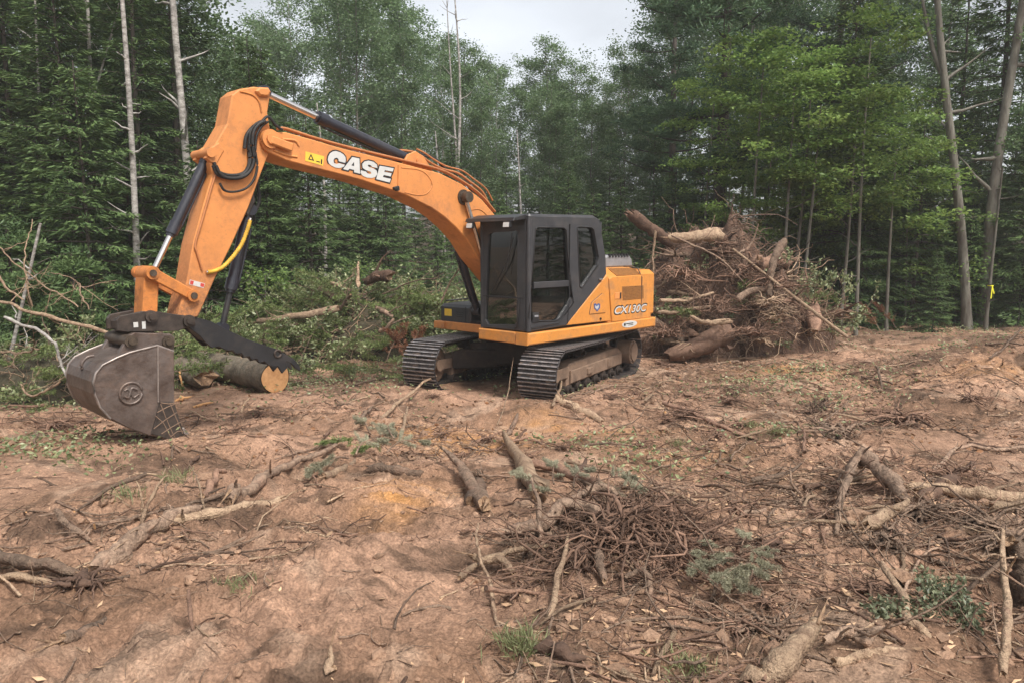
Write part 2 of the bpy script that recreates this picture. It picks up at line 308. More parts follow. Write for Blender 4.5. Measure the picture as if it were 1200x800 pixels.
DUST = (.30, .19, .12)
M = dict(
 orange=mat('orange_paint', (.64, .255, .050), .42, var=.07, scale=2.5, spec=.5, coat=.35, dirt=(.27, .15, .08), dirt_amt=.8, dscale=2.4),
 orange2=mat('faded_orange_paint', (.64, .252, .076), .5, var=.09, scale=3, spec=.4, dirt=(.28, .13, .065), dirt_amt=.75, dscale=2.6),
 armpaint=mat('worn_arm_paint', (.64, .252, .076), .5, var=.09, scale=3, spec=.4, dirt=(.20, .10, .055), dirt_amt=.6, dscale=3.5, zdirt=(1.5, 2.3)),
 rustorange=mat('scuffed_orange_paint', (.55, .20, .05), .6, var=.15, scale=5, dirt=(.13, .07, .045), dirt_amt=.9, dscale=6),
 dark=mat('dark_grey_paint', (.040, .040, .044), .42, var=.12, scale=4, spec=.5, dirt=(.12, .10, .085), dirt_amt=.45, dscale=3),
 mid=mat('grey_hood_plastic', (.22, .22, .23), .5, var=.1, scale=4, dirt=(.12, .11, .10), dirt_amt=.6, dscale=5),
 black=mat('black_steel', (.018, .018, .020), .45, var=.2, scale=5, spec=.5, dirt=(.07, .055, .045), dirt_amt=.5, dscale=4),
 cylp=mat('cylinder_black_paint', (.022, .023, .032), .3, var=.1, scale=4, spec=.55, dirt=(.09, .075, .065), dirt_amt=.35, dscale=3),
 rubber=mat('hose_rubber', (.02, .02, .02), .55, var=.2, scale=10, dirt=(.1, .08, .06), dirt_amt=.4, dscale=7),
 chrome=mat('chrome_rod', (.75, .70, .66), .18, metal=1, var=.05, scale=3),
 pin=mat('pin_steel', (.10, .075, .055), .55, metal=.5, var=.3, scale=20),
 bucket=mat('bucket_steel', (.20, .165, .148), .46, metal=.5, scale=2.6, dark=(.075, .048, .036), dirt=(.25, .165, .12), dirt_amt=.6, dscale=5, bump=.25, bscale=25),
 bucketrim=mat('bucket_worn_edge', (.34, .29, .26), .4, metal=.6, var=.25, scale=9),
 coupler=mat('coupler_steel', (.060, .047, .040), .55, metal=.3, var=.3, scale=7, dirt=(.16, .11, .08), dirt_amt=.5, dscale=6),
 shoe=mat('track_shoe_steel', (.065, .058, .058), .5, metal=.4, var=.3, scale=9, dirt=(.27, .185, .13), dirt_amt=.9, dscale=7),
 grouser=mat('grouser_worn_steel', (.36, .33, .32), .42, metal=.6, var=.4, scale=14),
 frame=mat('dusty_track_frame', (.22, .145, .10), .85, var=.2, scale=5, dirt=(.075, .05, .038), dirt_amt=.75, dscale=4, bump=.2),
 under=mat('undercarriage_steel', (.030, .022, .018), .85, var=.3, scale=6, dirt=(.10, .065, .045), dirt_amt=.6, dscale=4),
 white=mat('decal_white', (.56, .56, .54), .45, var=.05, scale=8, dirt=(.5, .44, .38), dirt_amt=.5, dscale=9),
 yellow=mat('decal_yellow', (.80, .52, .06), .45, var=.05, dirt=(.5, .35, .12), dirt_amt=.5, dscale=20),
 decalblack=mat('decal_black', (.02, .02, .022), .5, var=.1),
 red=mat('decal_red', (.5, .06, .05), .5, var=.1),
 blue=mat('decal_blue', (.06, .10, .26), .5, var=.1),
 silver=mat('decal_silver', (.45, .46, .46), .4, var=.12, scale=12),
 mesh=mat('grille_mesh', (.30, .13, .035), .6, var=.2, scale=30, dirt=(.12, .07, .04), dirt_amt=.6, dscale=20),
 hoseyellow=mat('yellow_hose_sleeve', (.60, .36, .04), .6, var=.3, scale=15),
 copper=mat('orange_pipe', (.50, .20, .08), .4, metal=.2, var=.15, scale=8),
 seat=mat('seat_fabric', (.10, .10, .10), .9, var=.3, scale=12),
 tanbag=mat('tan_cloth', (.33, .26, .19), .9, var=.3, scale=9),
 skinpaper=mat('paper_notes', (.6, .6, .57), .8, var=.1),
 bark=mat('grey_bark', (.20, .19, .155), .95, scale=7, dark=(.085, .07, .058), stretch=(1, 1, .25), bump=.9, bscale=22, attr=.15, objrnd=.2),
 pinebark=mat('dark_conifer_bark', (.095, .078, .065), .95, scale=8, dark=(.040, .032, .026), stretch=(1, 1, .3), bump=.9, bscale=20, objrnd=.2),
 mossbark=mat('lichen_bark', (.20, .155, .11), .95, scale=9, dark=(.075, .065, .05), stretch=(1, 1, .6), bump=.9, bscale=30, dirt=(.24, .23, .18), dirt_amt=.55, dscale=12),
 birch=mat('white_birch_bark', (.50, .47, .43), .85, scale=7, dark=(.15, .13, .115), stretch=(1, 1, 2.2), bump=.5, bscale=16, dirt=(.07, .065, .055), dirt_amt=.95, dscale=5),
 stick=mat('weathered_stick', (.31, .215, .150), .92, scale=16, dark=(.075, .048, .034), bump=1, bscale=60, attr=.3, objrnd=.3, dirt=(.30, .18, .125), dirt_amt=.8, dscale=7),
 pale=mat('peeled_pale_wood', (.50, .36, .235), .85, scale=16, dark=(.17, .105, .068), bump=1, bscale=80, attr=.25, objrnd=.18, dirt=(.27, .165, .115), dirt_amt=.85, dscale=9),
 root=mat('reddish_root', (.26, .155, .105), .95, scale=14, dark=(.095, .055, .038), bump=.6, bscale=60, attr=.45, objrnd=.2),
 cut=mat('fresh_cut_wood', (.72, .42, .20), .8, scale=14, dark=(.50, .25, .10), var=.1),
 brk=mat('broken_wood_end', (.40, .26, .155), .9, scale=30, dark=(.16, .095, .06), bump=1, bscale=60),
 soil=mat('dark_soil', (.15, .090, .062), .97, scale=6, dark=(.075, .045, .032), bump=1, bscale=30, attr=.3),
 clod=mat('dirt_clod', (.36, .225, .145), .97, scale=14, dark=(.20, .122, .080), bump=1, bscale=45, attr=.3),
 chip=mat('wood_chip', (.50, .33, .20), .85, scale=10, dark=(.28, .17, .10), attr=.5),
 litter=mat('dead_leaf_litter', (.26, .13, .065), .9, scale=10, dark=(.12, .065, .035), attr=.5),
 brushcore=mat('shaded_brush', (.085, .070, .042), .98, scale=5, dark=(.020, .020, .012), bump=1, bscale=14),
)
LM = dict(
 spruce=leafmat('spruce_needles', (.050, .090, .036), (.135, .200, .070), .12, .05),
 pine=leafmat('pine_needles', (.038, .078, .042), (.105, .170, .080), .15, .05),
 aspen=leafmat('aspen_leaves', (.080, .145, .058), (.190, .27, .12), .35, .08),
 maple=leafmat('maple_leaves', (.070, .145, .035), (.27, .37, .10), .45, .06, .3),
 fresh=leafmat('felled_leaves', (.085, .125, .040), (.40, .43, .22), .3, .12),
 bough=leafmat('felled_bough_needles', (.085, .120, .040), (.24, .29, .11), .15, .05, .25),
 grey=leafmat('grey_green_needles', (.185, .175, .115), (.42, .40, .28), .1, .04),
 rust=leafmat('rusty_dead_needles', (.13, .050, .025), (.28, .13, .075), .15, .04),
 wilt=leafmat('wilted_leaves', (.085, .10, .055), (.26, .28, .17), .2, .08),
 grass=leafmat('grass_blades', (.15, .17, .07), (.34, .35, .18), .3, .05),
)
def glassmat():
    m = bpy.data.materials.new('cab_glass'); m.use_nodes = True; t = m.node_tree; t.nodes.clear(); ln = t.links.new
    tr = _mk(t, 'ShaderNodeBsdfTransparent', {}); tr.inputs[0].default_value = (.50, .60, .55, 1)
    gl = _mk(t, 'ShaderNodeBsdfGlossy', {}); gl.inputs['Roughness'].default_value = .01
    df = _mk(t, 'ShaderNodeBsdfDiffuse', {}); df.inputs[0].default_value = (.20, .23, .20, 1)
    tc_ = _mk(t, 'ShaderNodeTexCoord', {}); nn = _mk(t, 'ShaderNodeTexNoise', {}); nn.inputs['Scale'].default_value = 3; nn.inputs['Detail'].default_value = 8
    mr = _mk(t, 'ShaderNodeMapRange', {}); mr.inputs[1].default_value = .4; mr.inputs[2].default_value = .75; mr.inputs[3].default_value = .0; mr.inputs[4].default_value = .07
    fr = _mk(t, 'ShaderNodeFresnel', {}); fr.inputs[0].default_value = 1.5
    fm = _mk(t, 'ShaderNodeMapRange', {}); fm.inputs[1].default_value = 0; fm.inputs[2].default_value = 1; fm.inputs[3].default_value = .15; fm.inputs[4].default_value = 1
    m1 = _mk(t, 'ShaderNodeMixShader', {}); m2 = _mk(t, 'ShaderNodeMixShader', {}); o = _mk(t, 'ShaderNodeOutputMaterial', {})
    ln(tc_.outputs['Object'], nn.inputs['Vector']); ln(nn.outputs[0], mr.inputs[0]); ln(mr.outputs[0], m1.inputs[0]); ln(tr.outputs[0], m1.inputs[1]); ln(df.outputs[0], m1.inputs[2])
    ln(fr.outputs[0], fm.inputs[0]); ln(fm.outputs[0], m2.inputs[0]); ln(m1.outputs[0], m2.inputs[1]); ln(gl.outputs[0], m2.inputs[2]); ln(m2.outputs[0], o.inputs[0])
    return m
M['glass'] = glassmat()
def groundmat():
    m = bpy.data.materials.new('churned_dirt'); m.use_nodes = True; t = m.node_tree; b = t.nodes['Principled BSDF']; ln = t.links.new
    at = _mk(t, 'ShaderNodeAttribute', dict(attribute_name='Col')); g = _mk(t, 'ShaderNodeNewGeometry', {}) if False else _mk(t, 'ShaderNodeTexCoord', {})
    o = at.outputs['Color']
    for s_, lo, hi, a, bb in ((3, .3, .7, .82, 1.16), (14, .3, .7, .72, 1.22), (70, .3, .7, .62, 1.3)):
        n = _mk(t, 'ShaderNodeTexNoise', {}); n.inputs['Scale'].default_value = s_; n.inputs['Detail'].default_value = 5; ln(g.outputs['Object'], n.inputs['Vector'])
        r_ = _mk(t, 'ShaderNodeMapRange', {}); r_.inputs[1].default_value = lo; r_.inputs[2].default_value = hi; r_.inputs[3].default_value = a; r_.inputs[4].default_value = bb
        mx = _mk(t, 'ShaderNodeMixRGB', dict(blend_type='MULTIPLY')); mx.inputs[0].default_value = 1
        ln(n.outputs[0], r_.inputs[0]); ln(o, mx.inputs[1]); ln(r_.outputs[0], mx.inputs[2]); o = mx.outputs[0]
    ln(o, b.inputs['Base Color']); b.inputs['Roughness'].default_value = .95; b.inputs['Specular IOR Level'].default_value = .2
    n = _mk(t, 'ShaderNodeTexNoise', {}); n.inputs['Scale'].default_value = 45; n.inputs['Detail'].default_value = 8; n.inputs['Roughness'].default_value = .7; ln(g.outputs['Object'], n.inputs['Vector'])
    bp = _mk(t, 'ShaderNodeBump', {}); bp.inputs['Strength'].default_value = 1; bp.inputs['Distance'].default_value = .035; ln(n.outputs[0], bp.inputs['Height']); ln(bp.outputs[0], b.inputs['Normal'])
    return m

# ------------------------------------------------------------------ ground sheet
def ground():
    fa = np.linspace(-44, 44, 760); ca = np.linspace(44, 316, 92)[1:-1]
    ang = np.radians(np.concatenate([fa, ca])); na = len(ang)
    r = np.concatenate([[.02, .5, .9], np.geomspace(1.3, 30, 640), np.geomspace(31, 600, 60)]); nr = len(r)
    x = (r[:, None] * np.sin(ang)[None]).ravel(); y = (r[:, None] * np.cos(ang)[None]).ravel()
    z = height(x, y)
    q_i = (np.arange(nr - 1)[:, None] * na); j = np.arange(na)[None]; j2 = (j + 1) % na
    q = np.stack([q_i + j, q_i + na + j, q_i + na + j2, q_i + j2], -1).reshape(-1, 4)
    mb = MB(); mb.add(np.stack([x, y, z], -1), [q])
    me = mb.mesh('ground', groundmat())
    # albedo: the colour the soil itself has
    tan = np.array([.48, .292, .195]); brown = np.array([.31, .183, .115]); dk = np.array([.135, .084, .056]); org = np.array([.56, .28, .10]); pale = np.array([.54, .37, .26])
    wx = x + .4 * perlin(x * .8, y * .8, 21); wy = y + .4 * perlin(x * .8, y * .8, 22)
    a = smooth(.5 + .9 * perlin(wx * .7, wy * .9, 23)); c = tan * (1 - a[:, None]) + brown * a[:, None]
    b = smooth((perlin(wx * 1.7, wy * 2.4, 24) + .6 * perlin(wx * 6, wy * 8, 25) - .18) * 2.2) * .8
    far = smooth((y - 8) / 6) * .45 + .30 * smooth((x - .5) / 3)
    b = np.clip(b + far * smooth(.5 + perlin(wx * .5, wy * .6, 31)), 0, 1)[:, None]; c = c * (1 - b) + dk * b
    p = smooth((perlin(wx * 1.1 + 5, wy * 1.3, 26) + .5 * perlin(wx * 5, wy * 5, 27) - .25) * 2)[:, None] * .6; c = c * (1 - p) + pale * p
    for ox, oy, sx, sy, am in ((-.62, 8.1, .75, .5, .9), (-.9, 5.2, .22, .6, .8), (-.2, 7.5, .6, .3, .5), (.35, 9.0, .5, .25, .6), (4.6, 12.3, .9, .5, .6), (1.3, 7.3, .8, .4, .35), (7.2, 11, 1.2, .5, .4), (1.2, 8.4, .7, .3, .5)):
        e = (am * np.exp(-((wx - ox) / sx) ** 2 - ((wy - oy) / sy) ** 2) * (.65 + .8 * perlin(wx * 4, wy * 6, 28)))[:, None]; e = np.clip(e, 0, 1); c = c * (1 - e) + org * e
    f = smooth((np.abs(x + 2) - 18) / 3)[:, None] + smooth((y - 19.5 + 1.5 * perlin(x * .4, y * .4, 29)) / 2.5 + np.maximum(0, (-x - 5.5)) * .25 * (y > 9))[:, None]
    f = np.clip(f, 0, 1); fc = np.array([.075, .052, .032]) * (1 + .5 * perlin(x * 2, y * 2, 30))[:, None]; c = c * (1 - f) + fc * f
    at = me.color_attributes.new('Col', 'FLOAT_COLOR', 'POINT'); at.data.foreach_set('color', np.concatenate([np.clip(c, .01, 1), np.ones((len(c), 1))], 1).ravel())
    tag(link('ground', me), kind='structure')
ground()

# ------------------------------------------------------------------ excavator (local frame: +x ahead, +y the cab side, z up)
HEAD = math.atan2(-math.cos(R(43)), -math.sin(R(43)))
def excavator():
    root = empty('excavator', (.24, 12.05, -.04), (0, 0, HEAD))
    tag(root, 'orange tracked excavator parked on the cleared dirt with its arm folded down', 'excavator')
    P = lambda b, n, m, par=root, **k: b.build(n, m, par, **k)

    # ---- undercarriage
    ux, uy, ur = -.128, -.01, R(14.4)
    b = MB()
    b.cyl((0, 0, .80), (0, 0, 1), .58, .16, 36)
    b.prism([(-.62, -.5), (-.62, .5), (.62, .5), (.62, -.5)], .34, .74, plane='xy', bev=.05)
    for sx in (-1, 1):
        for sy in (-1, 1):
            b.prism([(sx * .30, sy * .30), (sx * .62, sy * .30), (sx * 1.10, sy * .84), (sx * .72, sy * .84)], .30 if sy > 0 else .30, .60, plane='xy', bev=.03)
            b.box((sx * .55, sy * .55, .62), (.5, .12, .14), (0, 0, sx * sy * R(48)), bev=.02)
    P(b, 'car_body', M['under'], loc=(ux, uy, 0), rot=(0, 0, ur))
    sm = MB(); sm.box((0, 0, 0), (.163, .60, .016), bev=.004)
    for i, x in enumerate((-.066, -.002, .062)):
        sm.box((x, 0, .017), (.014, .594, .020)); sm.box((x, 0, .0285), (.017, .590, .005), m=1)
    for x in (-.034, .03):
        for y in (-.055, .055): sm.cyl((x, y, .012), (0, 0, 1), .013, .014, 6)
    shoe_me = sm.mesh('track_shoe', [M['shoe'], M['grouser']])
    rl = MB(); rl.cyl((0, 0, 0), (0, 1, 0), .085, .30, 16); rl.cyl((0, .0, 0), (0, 1, 0), .11, .05, 16); rl.cyl((0, 0, 0), (0, 1, 0), .04, .42, 10)
    roller_me = rl.mesh('track_roller', M['under'])
    hx, cz, cr = 1.42, .405, .362
    for s in (1, -1):
        f = MB()
        f.prism([(-1.22, .20), (1.05, .20), (1.05, .46), (.95, .52), (-1.05, .52), (-1.22, .44)], -.13, .13, bev=.02)
        f.prism([(-1.15, .235), (.98, .235), (.98, .42), (-1.15, .42)], .13 * s, .165 * s, bev=.008)
        f.box((.30, .17 * s, .33), (.20, .05, .10), bev=.012); f.box((-.55, .17 * s, .34), (.16, .03, .14), bev=.01)
        fo = P(f, 'track_frame', M['frame'], loc=(ux - math.sin(ur) * s * 1.0, uy + math.cos(ur) * s * 1.0, 0), rot=(0, 0, ur))
        # link chain: a closed band inside the shoes
        c = MB()
        for side in (-.065, .065):
            pa = []
            for k in range(64):
                u = k / 64 * 2 * math.pi; pa.append((math.copysign(hx, math.cos(u)) * min(1, abs(math.cos(u)) * 3) + (cr - .05) * math.cos(u) * 1.0, side, cz + (cr - .05) * np.clip(math.sin(u) * 1.05, -1, 1)))
            pa = np.array(pa + [pa[0]]); c.tube(pa, .045, 4, cap=False)
        c.build('link_chain', M['under'], fo)
        iw = MB(); iw.cyl((hx, 0, cz), (0, 1, 0), .29, .07, 28); iw.cyl((hx, 0, cz), (0, 1, 0), .245, .12, 28); iw.cyl((hx, 0, cz), (0, 1, 0), .09, .30, 16)
        iw.box((hx - .18, .12, cz), (.40, .03, .16), bev=.02); iw.box((hx - .18, -.12, cz), (.40, .03, .16), bev=.02)
        iw.build('idler_wheel', M['frame'], fo)
        sp = MB(); pol = []
        for k in range(42):
            rr = .31 if k % 2 else .255; a = k * 2 * math.pi / 42; pol.append((-hx + rr * math.cos(a), cz + rr * math.sin(a)))
        sp.prism(pol, -.03, .03); sp.build('drive_sprocket', M['under'], fo)
        hb = MB(); hb.cyl((-hx, .12 * s, cz), (0, 1, 0), .20, .30, 30); hb.cyl((-hx, .28 * s, cz), (0, 1, 0), .155, .04, 30, r2=.155)
        for k in range(8): hb.cyl((-hx + .175 * math.cos(k * .785), .275 * s, cz + .175 * math.sin(k * .785)), (0, 1, 0), .014, .02, 6)
        hb.build('final_drive_hub', M['frame'], fo)
        for k in range(7): link('track_roller', roller_me, fo, (-1.05 + k * .34, 0, .135))
        for k in range(2): link('carrier_roller', roller_me, fo, (-.45 + k * .9, 0, .62), scale=(.8, .8, .8))
        per = 4 * hx + 2 * math.pi * cr; n = int(round(per / .1715)); st = per / n
        for k in range(n):
            d = k * st + .05
            if d < 2 * hx: p = (-hx + d, cz + cr - .018 * math.sin(math.pi * d / (2 * hx)) * (1 - math.cos(d * 6) * .2)); a = 0
            elif d < 2 * hx + math.pi * cr: u = (d - 2 * hx) / cr; p = (hx + cr * math.sin(u), cz + cr * math.cos(u)); a = u
            elif d < 4 * hx + math.pi * cr: e = d - 2 * hx - math.pi * cr; p = (hx - e, cz - cr); a = math.pi
            else: u = (d - 4 * hx - math.pi * cr) / cr; p = (-hx - cr * math.sin(u), cz - cr * math.cos(u)); a = math.pi + u
            link('track_shoe', shoe_me, fo, (p[0], 0, p[1]), (0, a, 0))

    # ---- upper structure
    b = MB(); b.prism([(1.28, 1.2), (1.28, .28), (.78, -.2), (.78, -1.2), (-1.6, -1.2), (-1.6, 1.2)], .90, 1.03, plane='xy')
    P(b, 'slewing_deck', M['under'])
    b = MB(); b.prism([(1.37, .86), (1.37, 1.028), (-1.66, 1.028), (-1.90, 1.02), (-1.90, .885), (1.37, .865)][:0] or [(1.385, .865), (1.385, 1.035), (-1.88, 1.035), (-1.88, .875)], 1.02, 1.275, bev=.02)
    rail = P(b, 'side_rail', M['orange'])
    b = MB(); b.prism([(.27, .875), (.27, 1.035), (1.015, 1.035), (1.015, .865)], 1.29, 1.375, plane='yz', bev=.015); P(b, 'cab_front_skirt', M['orange'])
    b = MB(); b.prism([(-1.27, .87), (-1.27, 1.0), (.265, 1.0), (.265, .87)], .70, .84, plane='yz', bev=.012)
    b.box((.3, -1.2, .935), (.95, .14, .13), bev=.012); b.box((.86, -1.16, .94), (.06, .25, .12), bev=.01); P(b, 'front_deck_skirt', M['orange2'])
    b = MB(); b.prism([(.80, 1.005), (.80, 1.24), (.74, 1.285), (.05, 1.30), (.05, 1.005)], -1.22, -.50, bev=.025)
    bx = P(b, 'storage_box', M['dark'])
    b = MB()
    for k in range(3): b.box((.802, -.74, 1.10 + k * .035), (.012, .16, .014))
    b.box((.802, -.60, 1.14), (.010, .014, .24)); b.build('louvre', M['black'], bx)
    b = MB(); b.box((.803, -1.02, 1.15), (.006, .17, .115)); b.build('caution_decal', M['yellow'], bx)
    b = MB(); b.tube([(.7, -1.18, 1.30), (.7, -1.18, 1.33), (.1, -1.18, 1.34), (.1, -1.18, 1.31)], .014, 6); b.build('grab_rail', M['black'], bx)
    # right hand tank behind the box
    b = MB(); b.prism([(-.35, 1.03), (-.35, 1.62), (-.45, 1.70), (-1.3, 1.70), (-1.3, 1.03)], -1.24, -.55, bev=.03); P(b, 'fuel_tank', M['orange'])
    b = MB(); b.box((-.35, 0, 1.3), (.9, .9, .5), bev=.04); P(b, 'boom_foot_bracket', M['under'])

    # engine housing
    b = MB(); b.prism([(-1.2, 1.03), (-1.2, 1.74), (-1.0, 1.88), (1.02, 1.885), (1.235, 1.74), (1.235, 1.04)], -.52, -1.50, plane='yz', bev=.015)
    P(b, 'engine_hood', M['orange'])
    sd = [(0.515, 1.08), (-0.477, 1.792), (-0.513, 1.725), (-0.6, 1.064)]
    b = MB(); b.prism(sd, 1.18, 1.25, bev=.008); sp_ = P(b, 'side_panel', M['orange'])
    hd = [(-0.028, 1.207), (-0.077, 1.376), (-0.348, 1.506), (-0.416, 1.47), (-0.434, 1.203)]
    b = MB(); b.prism(hd, 1.250, 1.262, bev=.004); hatch = b.build('hatch', M['orange'], sp_)
    hx0 = sum(p[0] for p in hd) / 5; hz0 = sum(p[1] for p in hd) / 5
    b = MB(); b.tube([(p[0], 1.253, p[1]) for p in hd] + [(hd[0][0], 1.253, hd[0][1])], .006, 4); b.build('hatch_seam', M['black'], sp_)
    em = [(-0.125, 1.354), (-0.164, 1.363), (-0.202, 1.338), (-0.239, 1.359), (-0.283, 1.345), (-0.285, 1.283), (-0.211, 1.235), (-0.14, 1.286)]
    b = MB(); b.prism(em, 1.263, 1.267); b.build('shield_emblem', M['blue'], sp_)
    em2 = [(-0.148, 1.338), (-0.194, 1.312), (-0.248, 1.338), (-0.245, 1.295), (-0.202, 1.259), (-0.157, 1.296)]
    b = MB(); b.prism(em2, 1.268, 1.270); b.build('emblem_bird', M['silver'], sp_)
    q = [(-0.316, 1.117)]; b = MB(); b.cyl((q[0][0], 1.255, q[0][1]), (0, 1, 0), .018, .02, 12); b.build('lock', M['black'], sp_)
    ed = [(-0.517, 1.725), (-0.6, 1.756), (-1.381, 1.762), (-1.573, 1.729), (-1.747, 1.033), (-0.624, 1.042)]
    b = MB(); b.prism(ed, 1.236, 1.262, bev=.010); door = P(b, 'engine_door', M['orange'])
    g1 = [(-0.866, 1.593), (-1.482, 1.586), (-1.503, 1.368), (-0.897, 1.378)]
    b = MB(); b.prism(g1, 1.262, 1.266); gx = sorted(p[0] for p in g1); gz = sorted(p[1] for p in g1)
    for k in range(9): b.box(((gx[0] + gx[-1]) / 2, 1.268, gz[0] + (gz[-1] - gz[0]) * (k + .5) / 9), (gx[-1] - gx[0] - .05, .006, .008))
    b.build('grille', M['mesh'], door)
    q = [(-0.688, 1.451), (-0.786, 1.447), (-0.818, 1.467)]
    b = MB(); b.box((q[1][0] + .04, 1.266, q[0][1]), (.14, .010, .10), bev=.003); b.build('latch_plate', M['orange2'], door)
    b = MB(); b.box((q[2][0], 1.274, q[0][1]), (.035, .012, .095), bev=.003); b.build('latch', M['black'], door)
    # slanted upper grille on the hood shoulder
    ax = [(-0.787, 1.87), (-1.57, 1.868)]
    x1, x0 = ax[0][0], ax[1][0]
    b = MB(); n = Vector((0, .145, .215)).normalized(); mid = Vector((0, 1.127, 1.813)); tv = Vector((0, .215, -.145)).normalized()
    rot = np.array([[1, 0, 0], [0, tv.y, n.y], [0, tv.z, n.z]]).reshape(3, 3)
    cx = (x0 + x1) / 2; b.box((cx, mid.y + n.y * .006, mid.z + n.z * .006), (abs(x1 - x0), .20, .012), rot)
    for k in range(8):
        o_ = (k - 3.5) * .023; b.box((cx, mid.y + n.y * .014 + tv.y * o_, mid.z + n.z * .014 + tv.z * o_), (abs(x1 - x0) - .05, .008, .006), rot)
    P(b, 'shoulder_grille', M['mesh'])
    # grey exhaust hood with slots
    b = MB(); b.prism([(-.98, 1.88), (-.98, 2.05), (-1.02, 2.09), (-1.66, 2.085), (-1.74, 2.02), (-1.78, 1.88)], .15, .86, bev=.025)
    hd_ = P(b, 'exhaust_cowl', M['mid'])
    b = MB()
    for k in range(7): b.box((-1.08 - k * .085, .835, 2.075), (.045, .08, .055), (0, 0, 0))
    b.build('vent_slot', M['black'], hd_)
    # counterweight
    pl = [(-1.42, 1.262)]
    for k in range(13):
        a = R(34.5 - k * 69 / 12); pl.append((-2.21 * math.cos(a), 2.21 * math.sin(a)))
    pl += [(-1.42, -1.262)]
    b = MB()
    b.prism([(x, y) for x, y in pl], 1.045, 1.84, plane='xy', bev=.07); b.prism([(x * .995, y * .985) for x, y in pl], .86, 1.04, plane='xy', bev=.03)
    P(b, 'counterweight', M['orange'])
    b = MB(); b.tube([(-1.43, 1.268, 1.04), (-1.43, 1.268, 1.72), (-1.43, 1.18, 1.87), (-1.43, .9, 1.895)], .010, 4); P(b, 'panel_seam', M['black'])
    # model lettering and dealer sticker
    tq = [(-0.653, 1.143), (-1.622, 1.136), (-1.616, 1.265), (-0.67, 1.261)]
    def letters(name, txt, o, right, up, size_w, h, par, m, bold, y, shear=.25):
        cu = bpy.data.curves.new(name, 'FONT'); cu.body = txt; cu.size = 1; cu.offset = bold; cu.shear = shear; cu.extrude = .0
        tmp = bpy.data.objects.new(name, cu); COL.objects.link(tmp); bpy.context.view_layer.update()
        me = bpy.data.meshes.new_from_object(tmp); bpy.data.objects.remove(tmp)
        v = np.zeros(len(me.vertices) * 3); me.vertices.foreach_get('co', v); v = v.reshape(-1, 3)
        v[:, 0] = (v[:, 0] - v[:, 0].min()) / np.ptp(v[:, 0]) * size_w; v[:, 1] = (v[:, 1] - v[:, 1].min()) / np.ptp(v[:, 1]) * h
        r_ = Vector((right[0], 0, right[1])).normalized(); u_ = Vector((up[0], 0, up[1])).normalized()
        w_ = np.stack([o[0] + v[:, 0] * r_.x + v[:, 1] * u_.x, np.full(len(v), y), o[1] + v[:, 0] * r_.z + v[:, 1] * u_.z], 1)
        me.vertices.foreach_set('co', w_.ravel()); me.materials.clear(); me.materials.append(m); me.update()
        return link(name, me, par)
    right = (tq[1][0] - tq[0][0], tq[1][1] - tq[0][1]); wd = math.hypot(*right)
    letters('model_lettering', 'CX130C', tq[0], right, (0, 1), wd, .155, door, M['decalblack'], .045, 1.2635)
    letters('model_lettering_face', 'CX130C', (tq[0][0] - .02, tq[0][1] + .018), right, (0, 1), wd - .04, .118, door, M['white'], .012, 1.2665)
    st = [(-1.082, 0.978)]; b = MB()
    b.prism([(st[0][0] + .215 * math.cos(k * .314), st[0][1] - .002 + .055 * math.sin(k * .314) ) for k in range(20)], 1.277, 1.280); s1 = b.build('dealer_sticker', M['white'], rail)
    b = MB(); b.box((st[0][0], 1.281, st[0][1] + .008), (.20, .002, .014)); b.box((st[0][0] - .03, 1.281, st[0][1] - .018), (.14, .002, .009)); b.box((st[0][0] + .14, 1.281, st[0][1]), (.05, .002, .04)); b.build('sticker_print', M['decalblack'], rail)
    b = MB(); q = [(-0.296, 1.725)]; b.cyl((q[0][0], 1.262, q[0][1]), (1, 0, 0), .014, .10, 8); P(b, 'door_stop', M['chrome'])

    # ---- cab
    near = [(1.352, 2.632), (-0.136, 2.672), (-0.277, 2.625), (-0.359, 2.433), (-0.446, 2.095), (-0.476, 1.832), (0.515, 1.087), (1.387, 1.057)]
    near = [(1.355, 2.645), (-.16, 2.665), (-.27, 2.63), (-.33, 2.42), (-.43, 2.10), (-.465, 1.80), (.515, 1.075), (1.355, 1.05)]
    w1 = [(1.219, 2.468), (1.174, 2.492), (0.595, 2.498), (0.536, 2.457), (0.456, 1.741), (0.381, 1.488), (0.44, 1.415), (0.694, 1.181), (0.791, 1.163), (1.292, 1.193), (1.353, 1.251)]
    w2 = [(0.288, 2.498), (0.257, 2.517), (-0.054, 2.511), (-0.119, 2.481), (-0.248, 2.071), (-0.229, 1.941), (0.158, 1.611), (0.214, 1.633)]
    c = MB(); c.prism(near, 1.19, 1.25, holes=[w1, w2], bev=.012)
    farp = [(1.35, 2.60), (-.25, 2.60), (-.45, 1.9), (-.45, 1.05), (1.35, 1.05)]; wf = [(1.24, 2.48), (-.18, 2.48), (-.33, 1.95), (-.33, 1.45), (1.24, 1.45)]
    c.prism(farp, .30, .345, holes=[wf], bev=.01)
    fr = [(.30, 1.05), (.30, 2.56), (.36, 2.62), (1.19, 2.62), (1.19, 1.05)]
    wfr = [(0.476, 2.395), (0.528, 2.424), (1.009, 2.441), (1.041, 2.411), (1.019, 1.174), (0.978, 1.135), (0.451, 1.098), (0.39, 1.169)]
    c.prism(fr, 1.30, 1.352, plane='yz', holes=[wfr], bev=.012)
    c.prism([(.345, 1.05), (.345, 2.6), (1.19, 2.6), (1.19, 1.05)], -.40, -.36, plane='yz', holes=[[(.43, 1.75), (.43, 2.45), (1.1, 2.45), (1.1, 1.75)]])
    c.tube([(1.325, 1.222, 1.05), (1.325, 1.222, 2.60)], .036, 10); c.tube([(1.325, .325, 1.05), (1.325, .325, 2.58)], .036, 10)
    c.box((.45, .77, 1.08), (1.7, .84, .05))
